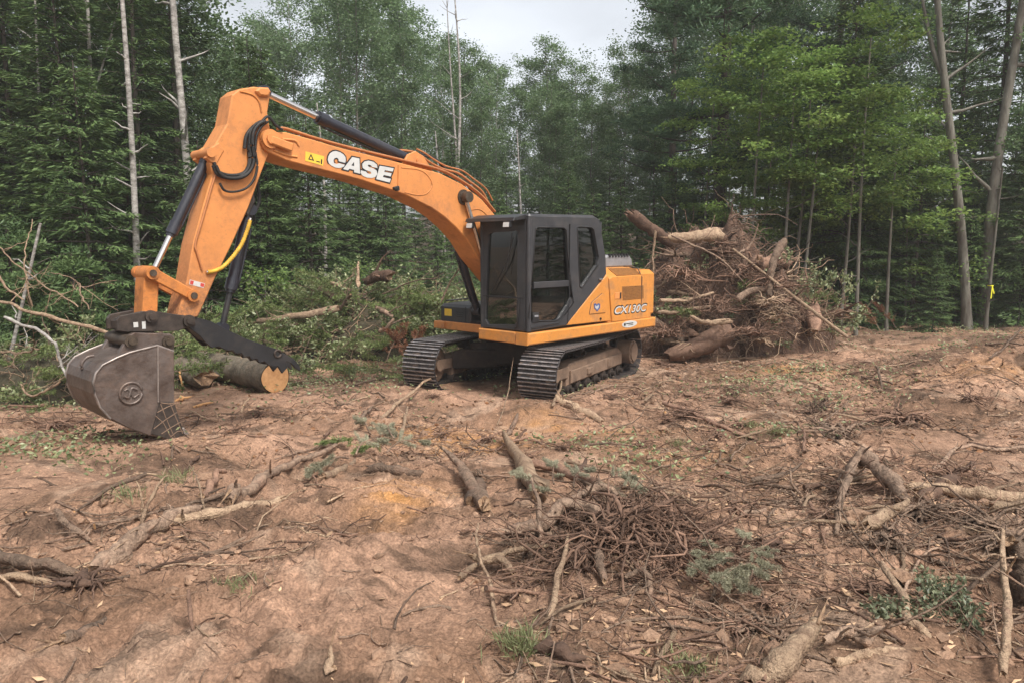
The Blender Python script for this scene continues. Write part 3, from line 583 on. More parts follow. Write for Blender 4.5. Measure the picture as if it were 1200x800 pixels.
    cab = P(c, 'cab', M['dark'])
    b = MB(); b.prism([(1.365, 2.605), (1.30, 2.672), (-.14, 2.695), (-.30, 2.61)], .285, 1.235, bev=.03); b.build('roof', M['dark'], cab)
    b = MB(); b.prism([(1.35, 2.60), (1.36, 2.67), (1.60, 2.615), (1.62, 2.57), (1.58, 2.57)], .26, 1.21, bev=.008); b.build('visor', M['black'], cab)
    for y in (.36, 1.08):
        b = MB(); b.box((1.60, y, 2.525), (.05, .13, .09), (0, R(-12), 0), bev=.01); b.box((1.63, y, 2.52), (.012, .10, .065), (0, R(-12), 0), m=1); b.build('work_light', [M['black'], M['white']], cab)
    zb = [(0.985, 1.74), (0.985, 1.656)]
    b = MB(); b.prism([(1.235, zb[0][1] - .005), (.44, zb[0][1] - .005), (.42, zb[1][1] - .01), (1.235, zb[1][1] - .01)], 1.2, 1.245, bev=.006); b.build('door_rail', M['dark'], cab)
    b = MB(); b.tube([(.47, 1.262, 2.55), (.49, 1.262, 1.95), (.37, 1.262, 1.40), (.72, 1.262, 1.13), (1.30, 1.262, 1.10)], .008, 4)
    b.tube([(.47, 1.255, 2.55), (.46, 1.255, 1.55), (.50, 1.255, 1.10)], .008, 4); b.build('door_seam', M['black'], cab)
    q = [(1.277, 1.306), (1.149, 1.177)]; b = MB(); b.box(((q[0][0] + q[1][0]) / 2, 1.255, (q[0][1] + q[1][1]) / 2), (.13, .02, .14), bev=.008); b.build('door_handle', M['black'], cab)
    b = MB(); b.box(((q[0][0] + q[1][0]) / 2, 1.27, (q[0][1] + q[1][1]) / 2 + .02), (.08, .014, .03), bev=.004); b.build('latch_lever', M['mid'], cab)
    for pz in ([(1.225, 2.48), (.46, 2.48), (.44, zb[0][1]), (1.23, zb[0][1])], [(1.25, zb[1][1]), (.41, zb[1][1]), (.35, 1.45), (.74, 1.13), (1.25, 1.12)]):
        b = MB(); b.prism(pz, 1.208, 1.214); b.build('door_window', M['glass'], cab)
    b = MB(); b.prism([(p[0] + (.02 if p[0] > 0 else -.02) * 0, p[1]) for p in w2], 1.20, 1.206); b.build('quarter_window', M['glass'], cab)
    b = MB(); b.tube([(p[0], 1.247, p[1]) for p in w2 + w2[:1]], .012, 5); b.tube([(p[0], 1.247, p[1]) for p in w1 + w1[:1]], .012, 5); b.build('window_gasket', M['black'], cab)
    zs = [(0.764, 1.513)]; zs = zs[0][1]
    for z0, z1 in ((zs + .006, 2.44), (1.08, zs - .006)):
        b = MB(); b.prism([(.37, z0), (.37, z1), (1.13, z1), (1.13, z0)], 1.318, 1.324, plane='yz'); b.build('front_window', M['glass'], cab)
    b = MB(); b.box((1.345, .75, zs), (.02, .80, .022)); b.tube([(1.36, 1.07, zs), (1.37, 1.07, 1.35), (1.37, 1.05, 1.12), (1.36, 1.0, 1.09)], .010, 5); b.build('front_window_bar', M['black'], cab)
    b = MB(); b.prism(wf, .318, .324); b.build('far_window', M['glass'], cab)
    b = MB(); b.prism([(.43, 1.75), (.43, 2.45), (1.1, 2.45), (1.1, 1.75)], -.383, -.377, plane='yz'); b.build('rear_window', M['glass'], cab)
    b = MB(); b.tube([(1.36, .55, 1.30 + .3), (1.375, .85, 2.0), (1.375, .98, 2.35)], .008, 5); b.tube([(1.378, .84, 1.82), (1.378, .96, 2.42)], .006, 4); b.build('wiper', M['black'], cab)
    # inside
    b = MB(); b.box((.15, .76, 1.47), (.50, .48, .14), bev=.05); b.box((-.10, .76, 1.85), (.15, .46, .62), (0, R(-10), 0), bev=.06); b.box((-.15, .76, 2.22), (.10, .26, .16), (0, R(-10), 0), bev=.04)
    b.box((.1, .76, 1.28), (.42, .40, .25), bev=.02); b.build('operator_seat', M['seat'], cab)
    for y in (.50, 1.03):
        b = MB(); b.box((.25, y, 1.55), (.55, .14, .16), bev=.03); b.tube([(.46, y, 1.6), (.50, y, 1.72), (.48, y, 1.80)], [.02, .018, .028], 7); b.build('control_console', M['dark'], cab)
    b = MB(); b.box((1.12, .44, 1.75), (.05, .16, .22), (0, 0, R(-25)), bev=.01); b.tube([(1.05, .42, 1.1), (1.12, .43, 1.65)], .02, 6)
    for y in (.68, .84): b.tube([(1.0, y, 1.1), (.98, y, 1.4), (.92, y, 1.72)], .013, 6)
    b.build('travel_lever', M['black'], cab)
    b = MB(); rr = np.random.default_rng(3)
    th = np.linspace(0, 2 * math.pi, 15)[:-1]
    rings = []
    for k, (z, s_) in enumerate(((1.12, .30), (1.25, .30), (1.40, .27), (1.52, .20), (1.58, .08))):
        rings += [(.72 + s_ * math.cos(a) * (1 + .12 * math.sin(5 * a + k)), .98 + .45 * s_ * math.sin(a), z + .02 * math.sin(3 * a)) for a in th]
    qd = np.array([[k * 14 + i, k * 14 + (i + 1) % 14, (k + 1) * 14 + (i + 1) % 14, (k + 1) * 14 + i] for k in range(4) for i in range(14)]); b.add(rings, [qd, ]); b.build('folded_jacket', M['tanbag'], cab)
    tag(cab.children[-1], 'tan cloth bundle lying behind the lower door window')

    # ---- boom
    Y = .20
    top = [(4.644, 3.47), (4.506, 3.518), (4.366, 3.529), (4.011, 3.48), (3.622, 3.419), (3.191, 3.371), (2.744, 3.319), (2.018, 3.229), (1.6, 3.104), (1.209, 2.907), (0.923, 2.682)]
    bot = [(1.303, 2.063), (1.508, 2.31), (1.724, 2.489), (1.949, 2.638), (2.182, 2.752), (2.654, 2.912), (3.319, 3.051), (3.73, 3.116), (4.104, 3.167), (4.38, 3.212), (4.6, 3.288)]
    tip = [(4.65, 3.33), (4.678, 3.401)]
    b = MB(); b.prism(top + [(.66, 2.40), (.36, 2.02), (.16, 1.62), (.22, 1.42), (.50, 1.36), (.92, 1.72)] + bot + tip, -Y, Y, bev=.012)
    boom = P(b, 'boom', M['orange2'])
    # head recess: outlined stiffener and pin boss
    hp = [(4.573, 3.431)]; hp = hp[0]
    b = MB(); b.cyl((hp[0], 0, hp[1]), (0, 1, 0), .105, .47, 24); b.cyl((hp[0], 0, hp[1]), (0, 1, 0), .06, .52, 20)
    b.box((hp[0] - .12, .245, hp[1] - .045), (.28, .05, .10), (0, R(-14), 0), bev=.02); b.build('boom_head_boss', M['orange2'], boom)
    def weld(name, pts, y, r=.010, m=M['orange2'], par=None, k=5):
        b = MB(); b.tube(catmull([(p[0], y, p[1]) for p in pts], 5), r, k); return b.build(name, m, par or boom)
    weld('weld_seam', [(2.752, 3.285), (2.766, 2.988)], .202, .008, M['rustorange'])
    weld('weld_seam', [(2.703, 3.256), (2.384, 3.247), (2.22, 3.157), (2.177, 3.046), (2.285, 2.937), (2.465, 2.916), (2.654, 2.94)], .202, .007)
    weld('weld_seam', [(1.554, 2.722), (1.418, 2.752), (1.297, 2.768), (1.192, 2.735), (1.104, 2.676)], .202, .007, M['rustorange'])
    weld('weld_seam', [(4.424, 3.446), (4.26, 3.444), (4.207, 3.392)], .202, .016)
    weld('weld_seam', [(4.536, 3.312), (4.377, 3.27), (4.235, 3.263)], .202, .014)
    # lettering on the boom: traced letter shapes
    def tr(s_):
        return [tuple(float(v) for v in p.split(',')) for p in s_.split()]
    C_ = [(3.825, 3.264), (3.815, 3.305), (3.791, 3.342), (3.751, 3.368), (3.706, 3.377), (3.651, 3.369), (3.603, 3.349), (3.572, 3.319), (3.566, 3.279), (3.577, 3.245), (3.67, 3.258), (3.674, 3.286), (3.695, 3.298), (3.729, 3.289), (3.745, 3.262), (3.739, 3.232), (3.703, 3.223), (3.666, 3.236), (3.582, 3.222), (3.603, 3.196), (3.655, 3.178), (3.716, 3.178), (3.771, 3.195), (3.811, 3.222)]
    A_ = [(3.611, 3.169), (3.472, 3.326), (3.365, 3.317), (3.361, 3.13), (3.45, 3.142), (3.451, 3.171), (3.519, 3.18), (3.537, 3.158)]
    A2 = [(3.448, 3.268), (3.488, 3.222), (3.447, 3.217)]
    S_ = [(3.091, 3.219), (3.098, 3.261), (3.15, 3.293), (3.226, 3.302), (3.289, 3.286), (3.324, 3.254), (3.32, 3.206), (3.274, 3.182), (3.196, 3.165), (3.189, 3.148), (3.21, 3.136), (3.252, 3.144), (3.267, 3.162), (3.349, 3.174), (3.353, 3.141), (3.32, 3.107), (3.256, 3.089), (3.182, 3.089), (3.126, 3.108), (3.096, 3.144), (3.103, 3.186), (3.152, 3.21), (3.228, 3.227), (3.241, 3.239), (3.225, 3.253), (3.194, 3.247), (3.176, 3.228)]
    E_ = [(3.055, 3.252), (2.831, 3.237), (2.846, 3.193), (2.975, 3.202), (2.984, 3.18), (2.866, 3.169), (2.881, 3.129), (2.996, 3.139), (3.008, 3.112), (2.879, 3.099), (2.903, 3.05), (3.116, 3.081)]
    def curve_letter(name, loops, off, y, m):
        cu = bpy.data.curves.new(name, 'CURVE'); cu.dimensions = '2D'; cu.fill_mode = 'BOTH'
        for lp in loops:
            sp2 = cu.splines.new('POLY'); sp2.points.add(len(lp) - 1); sp2.use_cyclic_u = True
            for i, p in enumerate(lp): sp2.points[i].co = (-p[0], p[1], 0, 1)
        cu.offset = off; tmp = bpy.data.objects.new(name, cu); COL.objects.link(tmp); bpy.context.view_layer.update()
        me = bpy.data.meshes.new_from_object(tmp); bpy.data.objects.remove(tmp)
        for v in me.vertices: v.co = Vector((-v.co.x, y, v.co.y))
        me.materials.clear(); me.materials.append(m); me.update(); return link(name, me, boom)
    for nm, lps in (('letter_c', [C_]), ('letter_a', [A_, A2]), ('letter_s', [S_]), ('letter_e', [E_])):
        curve_letter(nm + '_outline', lps[:1], .016, .2035, M['decalblack'])
        curve_letter(nm, lps, .0, .2065, M['white'])
    cq = [(4.123, 3.336), (3.872, 3.3), (3.891, 3.188), (4.133, 3.227)]
    b = MB(); b.prism(cq, .201, .2035); wd_ = b.build('warning_decal', M['yellow'], boom)
    tq = [(4.051, 3.314), (4.01, 3.234), (4.092, 3.246)]; tq2 = [(4.052, 3.289), (4.033, 3.249), (4.074, 3.256)]
    b = MB(); b.prism(tq, .2036, .2046, holes=[tq2]); tq3 = [(3.983, 3.24), (3.931, 3.232), (3.932, 3.22), (3.984, 3.228)]; b.prism(tq3, .2036, .2046)
    tq4 = [(3.918, 3.263), (3.9, 3.261), (3.906, 3.204), (3.923, 3.207)]; b.prism(tq4, .2036, .2046); b.build('warning_symbol', M['decalblack'], boom)
    # pipes along the top, clamp, hose guard
    tp = [(4.613, 3.687), (4.502, 3.598), (4.44, 3.549), (4.354, 3.563), (4.01, 3.505), (3.62, 3.45), (3.191, 3.403), (2.743, 3.357), (2.017, 3.275), (1.6, 3.152), (1.208, 2.969), (0.904, 2.733)]
    b = MB()
    for dy in (.13, .17): b.tube(catmull([(p[0], dy, p[1] + .012) for p in tp[2:]], 5), .016, 6)
    b.tube(catmull([(p[0], -.12, p[1] + .03) for p in tp[4:]], 5), .016, 6)
    b.build('boom_pipe', M['copper'], boom)
    tpp = [(2.539, 3.474), (2.318, 3.472), (2.167, 3.428), (2.013, 3.359), (1.776, 3.283), (1.479, 3.245), (1.239, 3.138), (0.992, 3.015), (0.847, 2.844)]
    b = MB(); b.tube(catmull([(p[0], -.03, p[1] + .04) for p in tpp], 5), .018, 6); b.tube(catmull([(p[0], .06, p[1] + .07) for p in tpp[1:]], 5), .012, 6); b.build('crown_pipe', M['copper'], boom)
    hsx = [(2.135, 3.488), (1.964, 3.48), (1.806, 3.423), (1.645, 3.305), (1.445, 3.211), (1.239, 3.15), (1.135, 3.007)]
    b = MB(); b.tube(catmull([(p[0], -.1, p[1] + .02) for p in hsx], 6), .02, 7); b.tube(catmull([(p[0], -.06, p[1] - .01) for p in hsx], 6), .018, 7); b.build('boom_hose', M['rubber'], boom)
    clp = [(2.809, 2.986), (2.739, 2.946)]
    b = MB(); b.box((clp[0][0], .22, clp[0][1]), (.09, .05, .04), (0, R(15), 0), bev=.008); b.cyl((clp[0][0], .24, clp[0][1] - .02), (0, 1, 0), .02, .06, 8); b.build('hose_clamp', M['black'], boom)
    ki = [(1.59, 2.924)]; ki = ki[0]
    b = MB(); b.cyl((ki[0], 0, ki[1]), (0, 1, 0), .055, .60, 20); b.cyl((ki[0], .27, ki[1]), (0, 1, 0), .078, .13, 20); b.cyl((ki[0], -.27, ki[1]), (0, 1, 0), .078, .13, 20); b.cyl((ki[0], .205, ki[1]), (0, 1, 0), .11, .03, 20)
    b.build('cylinder_pin', M['pin'], boom)
    # ---- hydraulic cylinders
    def cyl(name, a, c_, split, rb, rr_, y, par=root, eye=M['cylp'], rodm=M['chrome']):
        a = np.array((a[0], y, a[1])); c_ = np.array((c_[0], y, c_[1])); sp = a + (c_ - a) * split; ax = unit(c_ - a)
        b = MB(); b.tube([a, a + (sp - a) * .04, sp], rb, 16); b.tube([sp - ax * .13, sp], rb * 1.18, 16); b.tube([sp, sp + ax * .03], rb * .9, 16); b.tube([a + ax * .10, a + ax * .14], rb * 1.1, 16)
        b.cyl(a, (0, 1, 0), rb * 1.05, .16, 16)
        off = np.array([-ax[2], 0, ax[0]]) * (1 if ax[0] < 0 else -1)
        b.tube([a + ax * .2 + off * rb * 1.25, sp - ax * .1 + off * rb * 1.25, sp - ax * .05 + off * rb * .9], .014, 5)
        co = b.build(name, M['cylp'], par)
        b = MB(); b.tube([sp, c_], rr_, 14); b.build('rod', rodm, co)
        b = MB(); b.cyl(c_, (0, 1, 0), rr_ * 1.7, .13, 16); b.build('rod_eye', eye, co)
        return co
    cyl('boom_cylinder', (.88, 1.22), ki, .42, .060, .034, .238)
    cyl('boom_cylinder', (.88, 1.22), ki, .56, .060, .034, -.25)
    ac = [(2.335, 3.379), (4.522, 3.977), (3.815, 3.777)]
    spl = math.hypot(ac[2][0] - ac[0][0], ac[2][1] - ac[0][1]) / math.hypot(ac[1][0] - ac[0][0], ac[1][1] - ac[0][1])
    cyl('arm_cylinder', ac[0], ac[1], spl, .070, .042, 0)
    lug = [(2.606, 3.317), (2.516, 3.447), (2.383, 3.504), (2.249, 3.448), (2.084, 3.267)]
    for y in (.10, -.10):
        b = MB(); b.prism(lug, y - .02, y + .02, bev=.006); b.build('cylinder_lug', M['orange2'], boom)
    b = MB(); b.cyl((ac[0][0], 0, ac[0][1]), (0, 1, 0), .045, .28, 16); b.build('lug_pin', M['orange2'], boom)

    # ---- arm
    Ya = .15
    arm = [(4.877, 3.94), (4.705, 3.989), (4.54, 3.995), (4.511, 3.939), (4.558, 3.728), (4.53, 3.525), (4.545, 3.316), (4.679, 3.021), (4.84, 2.655), (5.061, 2.237), (5.263, 1.886), (5.411, 1.596), (5.474, 1.48), (5.594, 1.46), (5.691, 1.503), (5.647, 1.645), (5.571, 1.868), (5.486, 2.254), (5.364, 2.634), (5.233, 3), (5.255, 3.106), (5.218, 3.27), (5.042, 3.548), (4.968, 3.863)]
    b = MB(); b.prism(arm, -Ya, Ya, bev=.012); ao = P(b, 'arm', M['armpaint'])
    ea = [(5.308, 3.164), (5.256, 3.266), (5.149, 3.339), (5.096, 3.264), (5.2, 3.093)]
    for y in (.13, -.13):
        b = MB(); b.prism(ea, y - .03, y + .035, bev=.008); b.build('cylinder_lug', M['orange2'], ao)
    e2 = [(5.258, 3.222)]
    b = MB(); b.cyl((e2[0][0], 0, e2[0][1]), (0, 1, 0), .05, .40, 16); b.build('lug_pin', M['orange2'], ao)
    tb = [(4.567, 3.947)]; b = MB(); b.prism([(4.707, 3.938), (4.664, 3.986), (4.55, 3.998), (4.521, 3.956), (4.555, 3.896), (4.659, 3.89)], -.19, .19, bev=.02); b.build('arm_top_boss', M['orange2'], ao)
    weld('weld_seam', [(4.878, 3.912), (4.739, 3.897), (4.661, 3.834), (4.636, 3.718)], .152, .012, M['rustorange'], ao)
    weld('arm_pipe', [(5.204, 3.011), (5.259, 2.864), (5.369, 2.544), (5.468, 2.254), (5.455, 2.164), (5.409, 1.982)], .165, .013, M['copper'], ao)
    weld('arm_pipe', [(5.186, 2.995), (5.111, 2.973), (5.032, 2.987)], .165, .013, M['copper'], ao)
    # dark stains and lower guard
    hzv = [[(4.679, 3.589), (4.753, 3.515), (4.809, 3.399), (4.825, 3.287), (4.82, 3.176), (4.866, 3.062), (4.958, 3.009), (5.095, 2.999), (5.198, 3.037), (5.231, 3.124)],
           [(4.626, 3.62), (4.711, 3.573), (4.776, 3.474), (4.793, 3.325), (4.779, 3.197), (4.826, 3.073), (4.92, 2.992), (5.058, 2.964), (5.172, 2.992), (5.224, 3.087)],
           [(4.667, 3.611), (4.772, 3.534), (4.847, 3.433), (4.874, 3.302)], [(4.689, 3.587), (4.592, 3.673), (4.502, 3.591), (4.419, 3.544)]]
    b = MB()
    for i, p in enumerate(hzv): b.tube(catmull([(q[0], .185 + .03 * (i % 2), q[1]) for q in p], 6), .020 if i < 3 else .016, 7)
    for dx_, dz_ in ((.03, .0), (-.04, -.02)):
        b.tube(catmull([(q[0] + dx_, .20, q[1] + dz_ * i) for i, q in enumerate(hzv[1])], 6), .014, 6)
    b.build('arm_hose', M['rubber'], ao)
    gh = [(4.585, 3.044), (4.57, 2.919), (4.555, 2.793), (4.592, 2.674), (4.681, 2.592)]
    b = MB(); b.tube(catmull([(q[0], -.12, q[1]) for q in gh], 6), .02, 7); b.build('thumb_hose', M['rubber'], ao)
    yh = [(4.83, 2.543), (4.877, 2.409), (4.956, 2.247), (5.062, 2.115), (5.185, 2.004), (5.303, 1.96), (5.369, 1.957)]
    pts_ = catmull([(q[0], .17, q[1]) for q in yh], 12)
    k_ = np.arange(len(pts_)); b = MB(); b.tube(pts_[2:-3], .019 + .006 * (k_[2:-3] % 2), 9); b.build('yellow_hose', M['hoseyellow'], ao)
    b = MB(); b.tube(pts_[:3], .018, 8); b.tube(pts_[-4:], .018, 8); b.build('hose_fitting', M['chrome'], ao)
    wl = [(5.541, 1.881), (5.382, 1.834), (5.399, 1.784), (5.553, 1.831)]
    b = MB(); b.prism(wl, .151, .1535); b.build('warning_label', M['white'], ao)
    b = MB(); b.prism([(5.537, 1.874), (5.501, 1.864), (5.512, 1.824), (5.545, 1.834)], .154, .155); b.prism([(5.428, 1.841), (5.388, 1.831), (5.399, 1.793), (5.436, 1.805)], .154, .155); b.build('label_print', M['red'], ao)
    # bucket cylinder and linkage
    bc = [(5.188, 3.241), (5.867, 1.944), (5.676, 2.379)]
    spl = math.hypot(bc[2][0] - bc[0][0], bc[2][1] - bc[0][1]) / math.hypot(bc[1][0] - bc[0][0], bc[1][1] - bc[0][1])
    bcy = cyl('bucket_cylinder', bc[0], bc[1], spl, .052, .030, 0)
    lk = [(5.937, 1.962), (5.53, 1.712)]
    def bar(name, a, c_, w0, w1, y0, y1, m, bossr, bev=.01):
        a, c_ = np.array(a), np.array(c_); d = unit(c_ - a); n = np.array([-d[1], d[0]]); pl_ = []
        for k in range(9): t_ = math.pi / 2 + k * math.pi / 8; pl_.append(tuple(a + w0 * (d * math.cos(t_) + n * math.sin(t_))))
        for k in range(9): t_ = -math.pi / 2 + k * math.pi / 8; pl_.append(tuple(c_ + w1 * (d * math.cos(t_) + n * math.sin(t_))))
        b = MB(); b.prism(pl_, y0, y1, bev=bev)
        for e in (a, c_): b.cyl((e[0], (y0 + y1) / 2, e[1]), (0, 1, 0), bossr, abs(y1 - y0) + .03, 16); b.cyl((e[0], (y0 + y1) / 2, e[1]), (0, 1, 0), bossr * .55, abs(y1 - y0) + .06, 12, m=1)
        return P(b, name, [m, M['pin']])
    for y0, y1 in ((.14, .19), (-.19, -.14)): bar('tipping_link', lk[0], lk[1], .060, .055, y0, y1, M['rustorange'], .065)
    dl = [(5.914, 1.947), (5.963, 1.5)]
    bar('bucket_link', dl[0], dl[1], .075, .075, -.12, .12, M['rustorange'], .085)
    # coupler
    cp = [(6.297, 1.5), (6.263, 1.541), (6.04, 1.574), (5.88, 1.56), (5.716, 1.523), (5.51, 1.487), (5.507, 1.39), (5.608, 1.37), (5.7, 1.345), (6.209, 1.377), (6.296, 1.397)]
    b = MB()
    for y in (.13, -.13): b.prism(cp, y - .025, y + .025, bev=.006)
    ci = [( (p[0]-5.99)*.9+5.99, (p[1]-1.42)*.75+1.42 ) for p in cp]
    b.prism(ci, -.1, .1)
    cpl = P(b, 'quick_coupler', M['coupler'])
    b = MB(); 
    for q_ in [(5.967, 1.518), (5.586, 1.447)]: b.cyl((q_[0], 0, q_[1]), (0, 1, 0), .062, .38, 18); b.cyl((q_[0], 0, q_[1]), (0, 1, 0), .035, .42, 12)
    b.build('coupler_pin', M['coupler'], cpl)
    for s_ in ([(6.141, 1.469), (6.096, 1.47), (6.096, 1.418), (6.14, 1.418)], [(6.058, 1.471), (6.022, 1.47), (6.024, 1.395), (6.059, 1.396)]):
        b = MB(); b.prism(s_, .156, .158); b.build('coupler_sticker', M['white'], cpl)
    # bucket
    side = [(6.397, 1.166), (6.277, 1.204), (6.015, 1.247), (5.859, 1.171), (5.871, 0.88), (5.889, 0.651), (5.854, 0.502), (5.804, 0.298), (5.893, 0.27), (5.971, 0.271), (6.168, 0.357), (6.34, 0.458), (6.497, 0.579), (6.58, 0.706), (6.62, 0.836), (6.623, 0.953), (6.595, 1.04), (6.531, 1.11)]
    cen = np.mean(side, 0)
    yb = .40; b = MB()
    for y0, y1 in ((yb - .035, yb), (-yb, -yb + .035)): b.prism(side, y0, y1, bev=.008)
    sh = side[9:] + side[:3]; shi = [tuple(np.array(p) + (cen - np.array(p)) * .06) for p in sh]
    b.prism(sh + shi[::-1], -yb + .034, yb - .034)
    # bulged back
    bk = P(b, 'bucket', M['bucket'])
    b = MB(); b.tube([(p[0], yb, p[1]) for p in side[12:] + side[:4]], .012, 6); b.tube([(p[0], -yb, p[1]) for p in side[12:] + side[:4]], .012, 6)
    rg = [(6.011, 1.238), (6.041, 0.674)]; b.tube([(rg[0][0], yb + .004, rg[0][1]), (rg[1][0], yb + .004, rg[1][1])], .010, 5); b.build('wear_edge', M['bucketrim'], bk)
    ck = [(6.007, 1.237), (5.859, 1.162), (5.871, 0.88), (5.889, 0.651), (6.032, 0.673)]
    b = MB(); b.prism(ck, yb, yb + .014, bev=.004); b.build('cheek_plate', M['bucket'], bk)
    cc = [(6.032, 0.673), (5.889, 0.651), (5.854, 0.502), (5.804, 0.298), (5.893, 0.27), (5.971, 0.275), (6.134, 0.364), (6.075, 0.521)]
    b = MB(); b.prism(cc, yb, yb + .020, bev=.004); b.build('side_cutter', M['coupler'], bk)
    b = MB()
    for s_ in ([(6.025, 0.654), (5.983, 0.506), (5.932, 0.353), (5.902, 0.276)], [(5.932, 0.649), (5.888, 0.508), (5.844, 0.374), (5.821, 0.306)], [(6.107, 0.412), (5.993, 0.481), (5.869, 0.54)], [(6.035, 0.346), (5.929, 0.398), (5.831, 0.435)], [(6.082, 0.54), (6.011, 0.457), (5.944, 0.293)], [(6.064, 0.572), (5.968, 0.61), (5.881, 0.632)], [(5.943, 0.302), (5.872, 0.343), (5.811, 0.332)], [(6.024, 0.667), (5.949, 0.642), (5.889, 0.642)]):
        b.tube([(p[0], yb + .021, p[1]) for p in s_], .0055, 5)
    b.build('hard_facing_weld', M['frame'], bk)
    lg = [(6.295, 0.803)]; lg = lg[0]
    b = MB(); ring = [(lg[0] + .105 * math.cos(k * math.pi / 14), yb + .006, lg[1] + .105 * math.sin(k * math.pi / 14)) for k in range(29)]; b.tube(ring, .014, 6, cap=False)
    b.cyl((lg[0], yb + .002, lg[1]), (0, 1, 0), .10, .008, 28)
    b.tube(catmull([(lg[0] - .06, yb + .01, lg[1] + .03), (lg[0] - .01, yb + .01, lg[1] + .05), (lg[0] + .01, yb + .01, lg[1]), (lg[0] + .03, yb + .01, lg[1] - .04), (lg[0] + .07, yb + .01, lg[1] - .02)], 5), .014, 5)
    b.tube(catmull([(lg[0] - .07, yb + .01, lg[1] - .02), (lg[0] - .02, yb + .01, lg[1] - .045), (lg[0], yb + .01, lg[1]), (lg[0] + .03, yb + .01, lg[1] + .045), (lg[0] + .06, yb + .01, lg[1] + .03)], 5), .010, 5)
    b.build('cast_emblem', M['bucket'], bk)
    er = [(6.353, 1.157), (6.221, 1.358), (6.171, 1.375), (5.821, 1.333), (5.78, 1.294), (5.798, 1.134), (5.967, 1.196)]
    for y in (.23, -.23):
        b = MB(); b.prism(er, y - .035, y + .035, bev=.008); b.build('bucket_ear', M['bucket'], bk)
    b = MB()
    for q_ in [(6.216, 1.294), (5.856, 1.257)]: b.cyl((q_[0], 0, q_[1]), (0, 1, 0), .062, .58, 18); b.cyl((q_[0], 0, q_[1]), (0, 1, 0), .036, .63, 14)
    b.build('bucket_pin', M['pin'], bk)
    hk = [(6.624, 1.032), (6.619, 1.106), (6.57, 1.158), (6.509, 1.168)]
    b = MB(); b.tube(catmull([(p[0], .1, p[1]) for p in hk], 5), .016, 7); b.build('lifting_loop', M['bucket'], bk)
    bs = [(6.535, 0.762)]
    for k in range(5):
        b = MB(); y = -.34 + k * .17; e = side[8]; 
        b.prism([(side[7][0] + .08, side[7][1] + .05), (side[7][0] - .02, side[7][1] + .06), (side[7][0] - .10, side[7][1] - .06), (side[7][0] - .04, side[7][1] - .06)], y - .04, y + .04, bev=.01); b.build('tooth', M['bucketrim'], bk)
    # thumb
    tup = [(5.489, 1.478), (5.313, 1.414), (5.114, 1.294), (4.926, 1.191), (4.752, 1.116), (4.571, 1.044), (4.331, 0.896), (4.254, 0.804), (4.24, 0.728), (4.313, 0.779), (4.368, 0.848), (4.434, 0.876), (4.415, 0.801), (4.485, 0.738), (4.537, 0.826), (4.614, 0.84)]
    tlo = [(4.667, 0.861), (4.708, 0.906), (4.773, 0.898), (4.802, 0.947), (4.866, 0.944), (4.895, 0.986), (4.957, 0.988), (4.985, 1.035), (5.047, 1.032), (5.085, 1.074), (5.164, 1.082), (5.241, 1.133), (5.328, 1.127), (5.392, 1.19), (5.453, 1.27), (5.525, 1.332), (5.586, 1.383), (5.591, 1.457)]
    b = MB(); 
    for y in (.10, -.10): b.prism(tup + tlo, y - .02, y + .02, bev=.004)
    ti = [(p[0], p[1]) for p in tup[:6]] + [tuple(np.array(p) + (0, .02)) for p in (tup[-1], tlo[2], tlo[6], tlo[10], tlo[13], tlo[15])]
    b.prism(ti, -.08, .08)
    th_ = P(b, 'thumb', M['black'])
    q_ = [(4.541, 0.98)]; b = MB(); ring = [(q_[0][0] + .042 * math.cos(k * math.pi / 8), .125, q_[0][1] + .042 * math.sin(k * math.pi / 8)) for k in range(17)]; b.tube(ring, .013, 6, cap=False); b.build('thumb_eyelet', M['coupler'], th_)
    tc2 = [(4.762, 2.644), (5.143, 1.323), (5.033, 1.712)]
    cyl('thumb_cylinder', tc2[0], tc2[1], .68, .062, .034, 0, rodm=M['black'])
    lg2 = [(4.857, 2.696), (4.767, 2.661), (4.69, 2.741), (4.786, 2.907)]
    b = MB(); b.prism([(4.829, 2.562), (4.728, 2.737), (4.761, 2.906), (4.875, 2.655)], -.11, .11, bev=.01); P(b, 'thumb_bracket', M['coupler'])
    return root
exc = excavator()

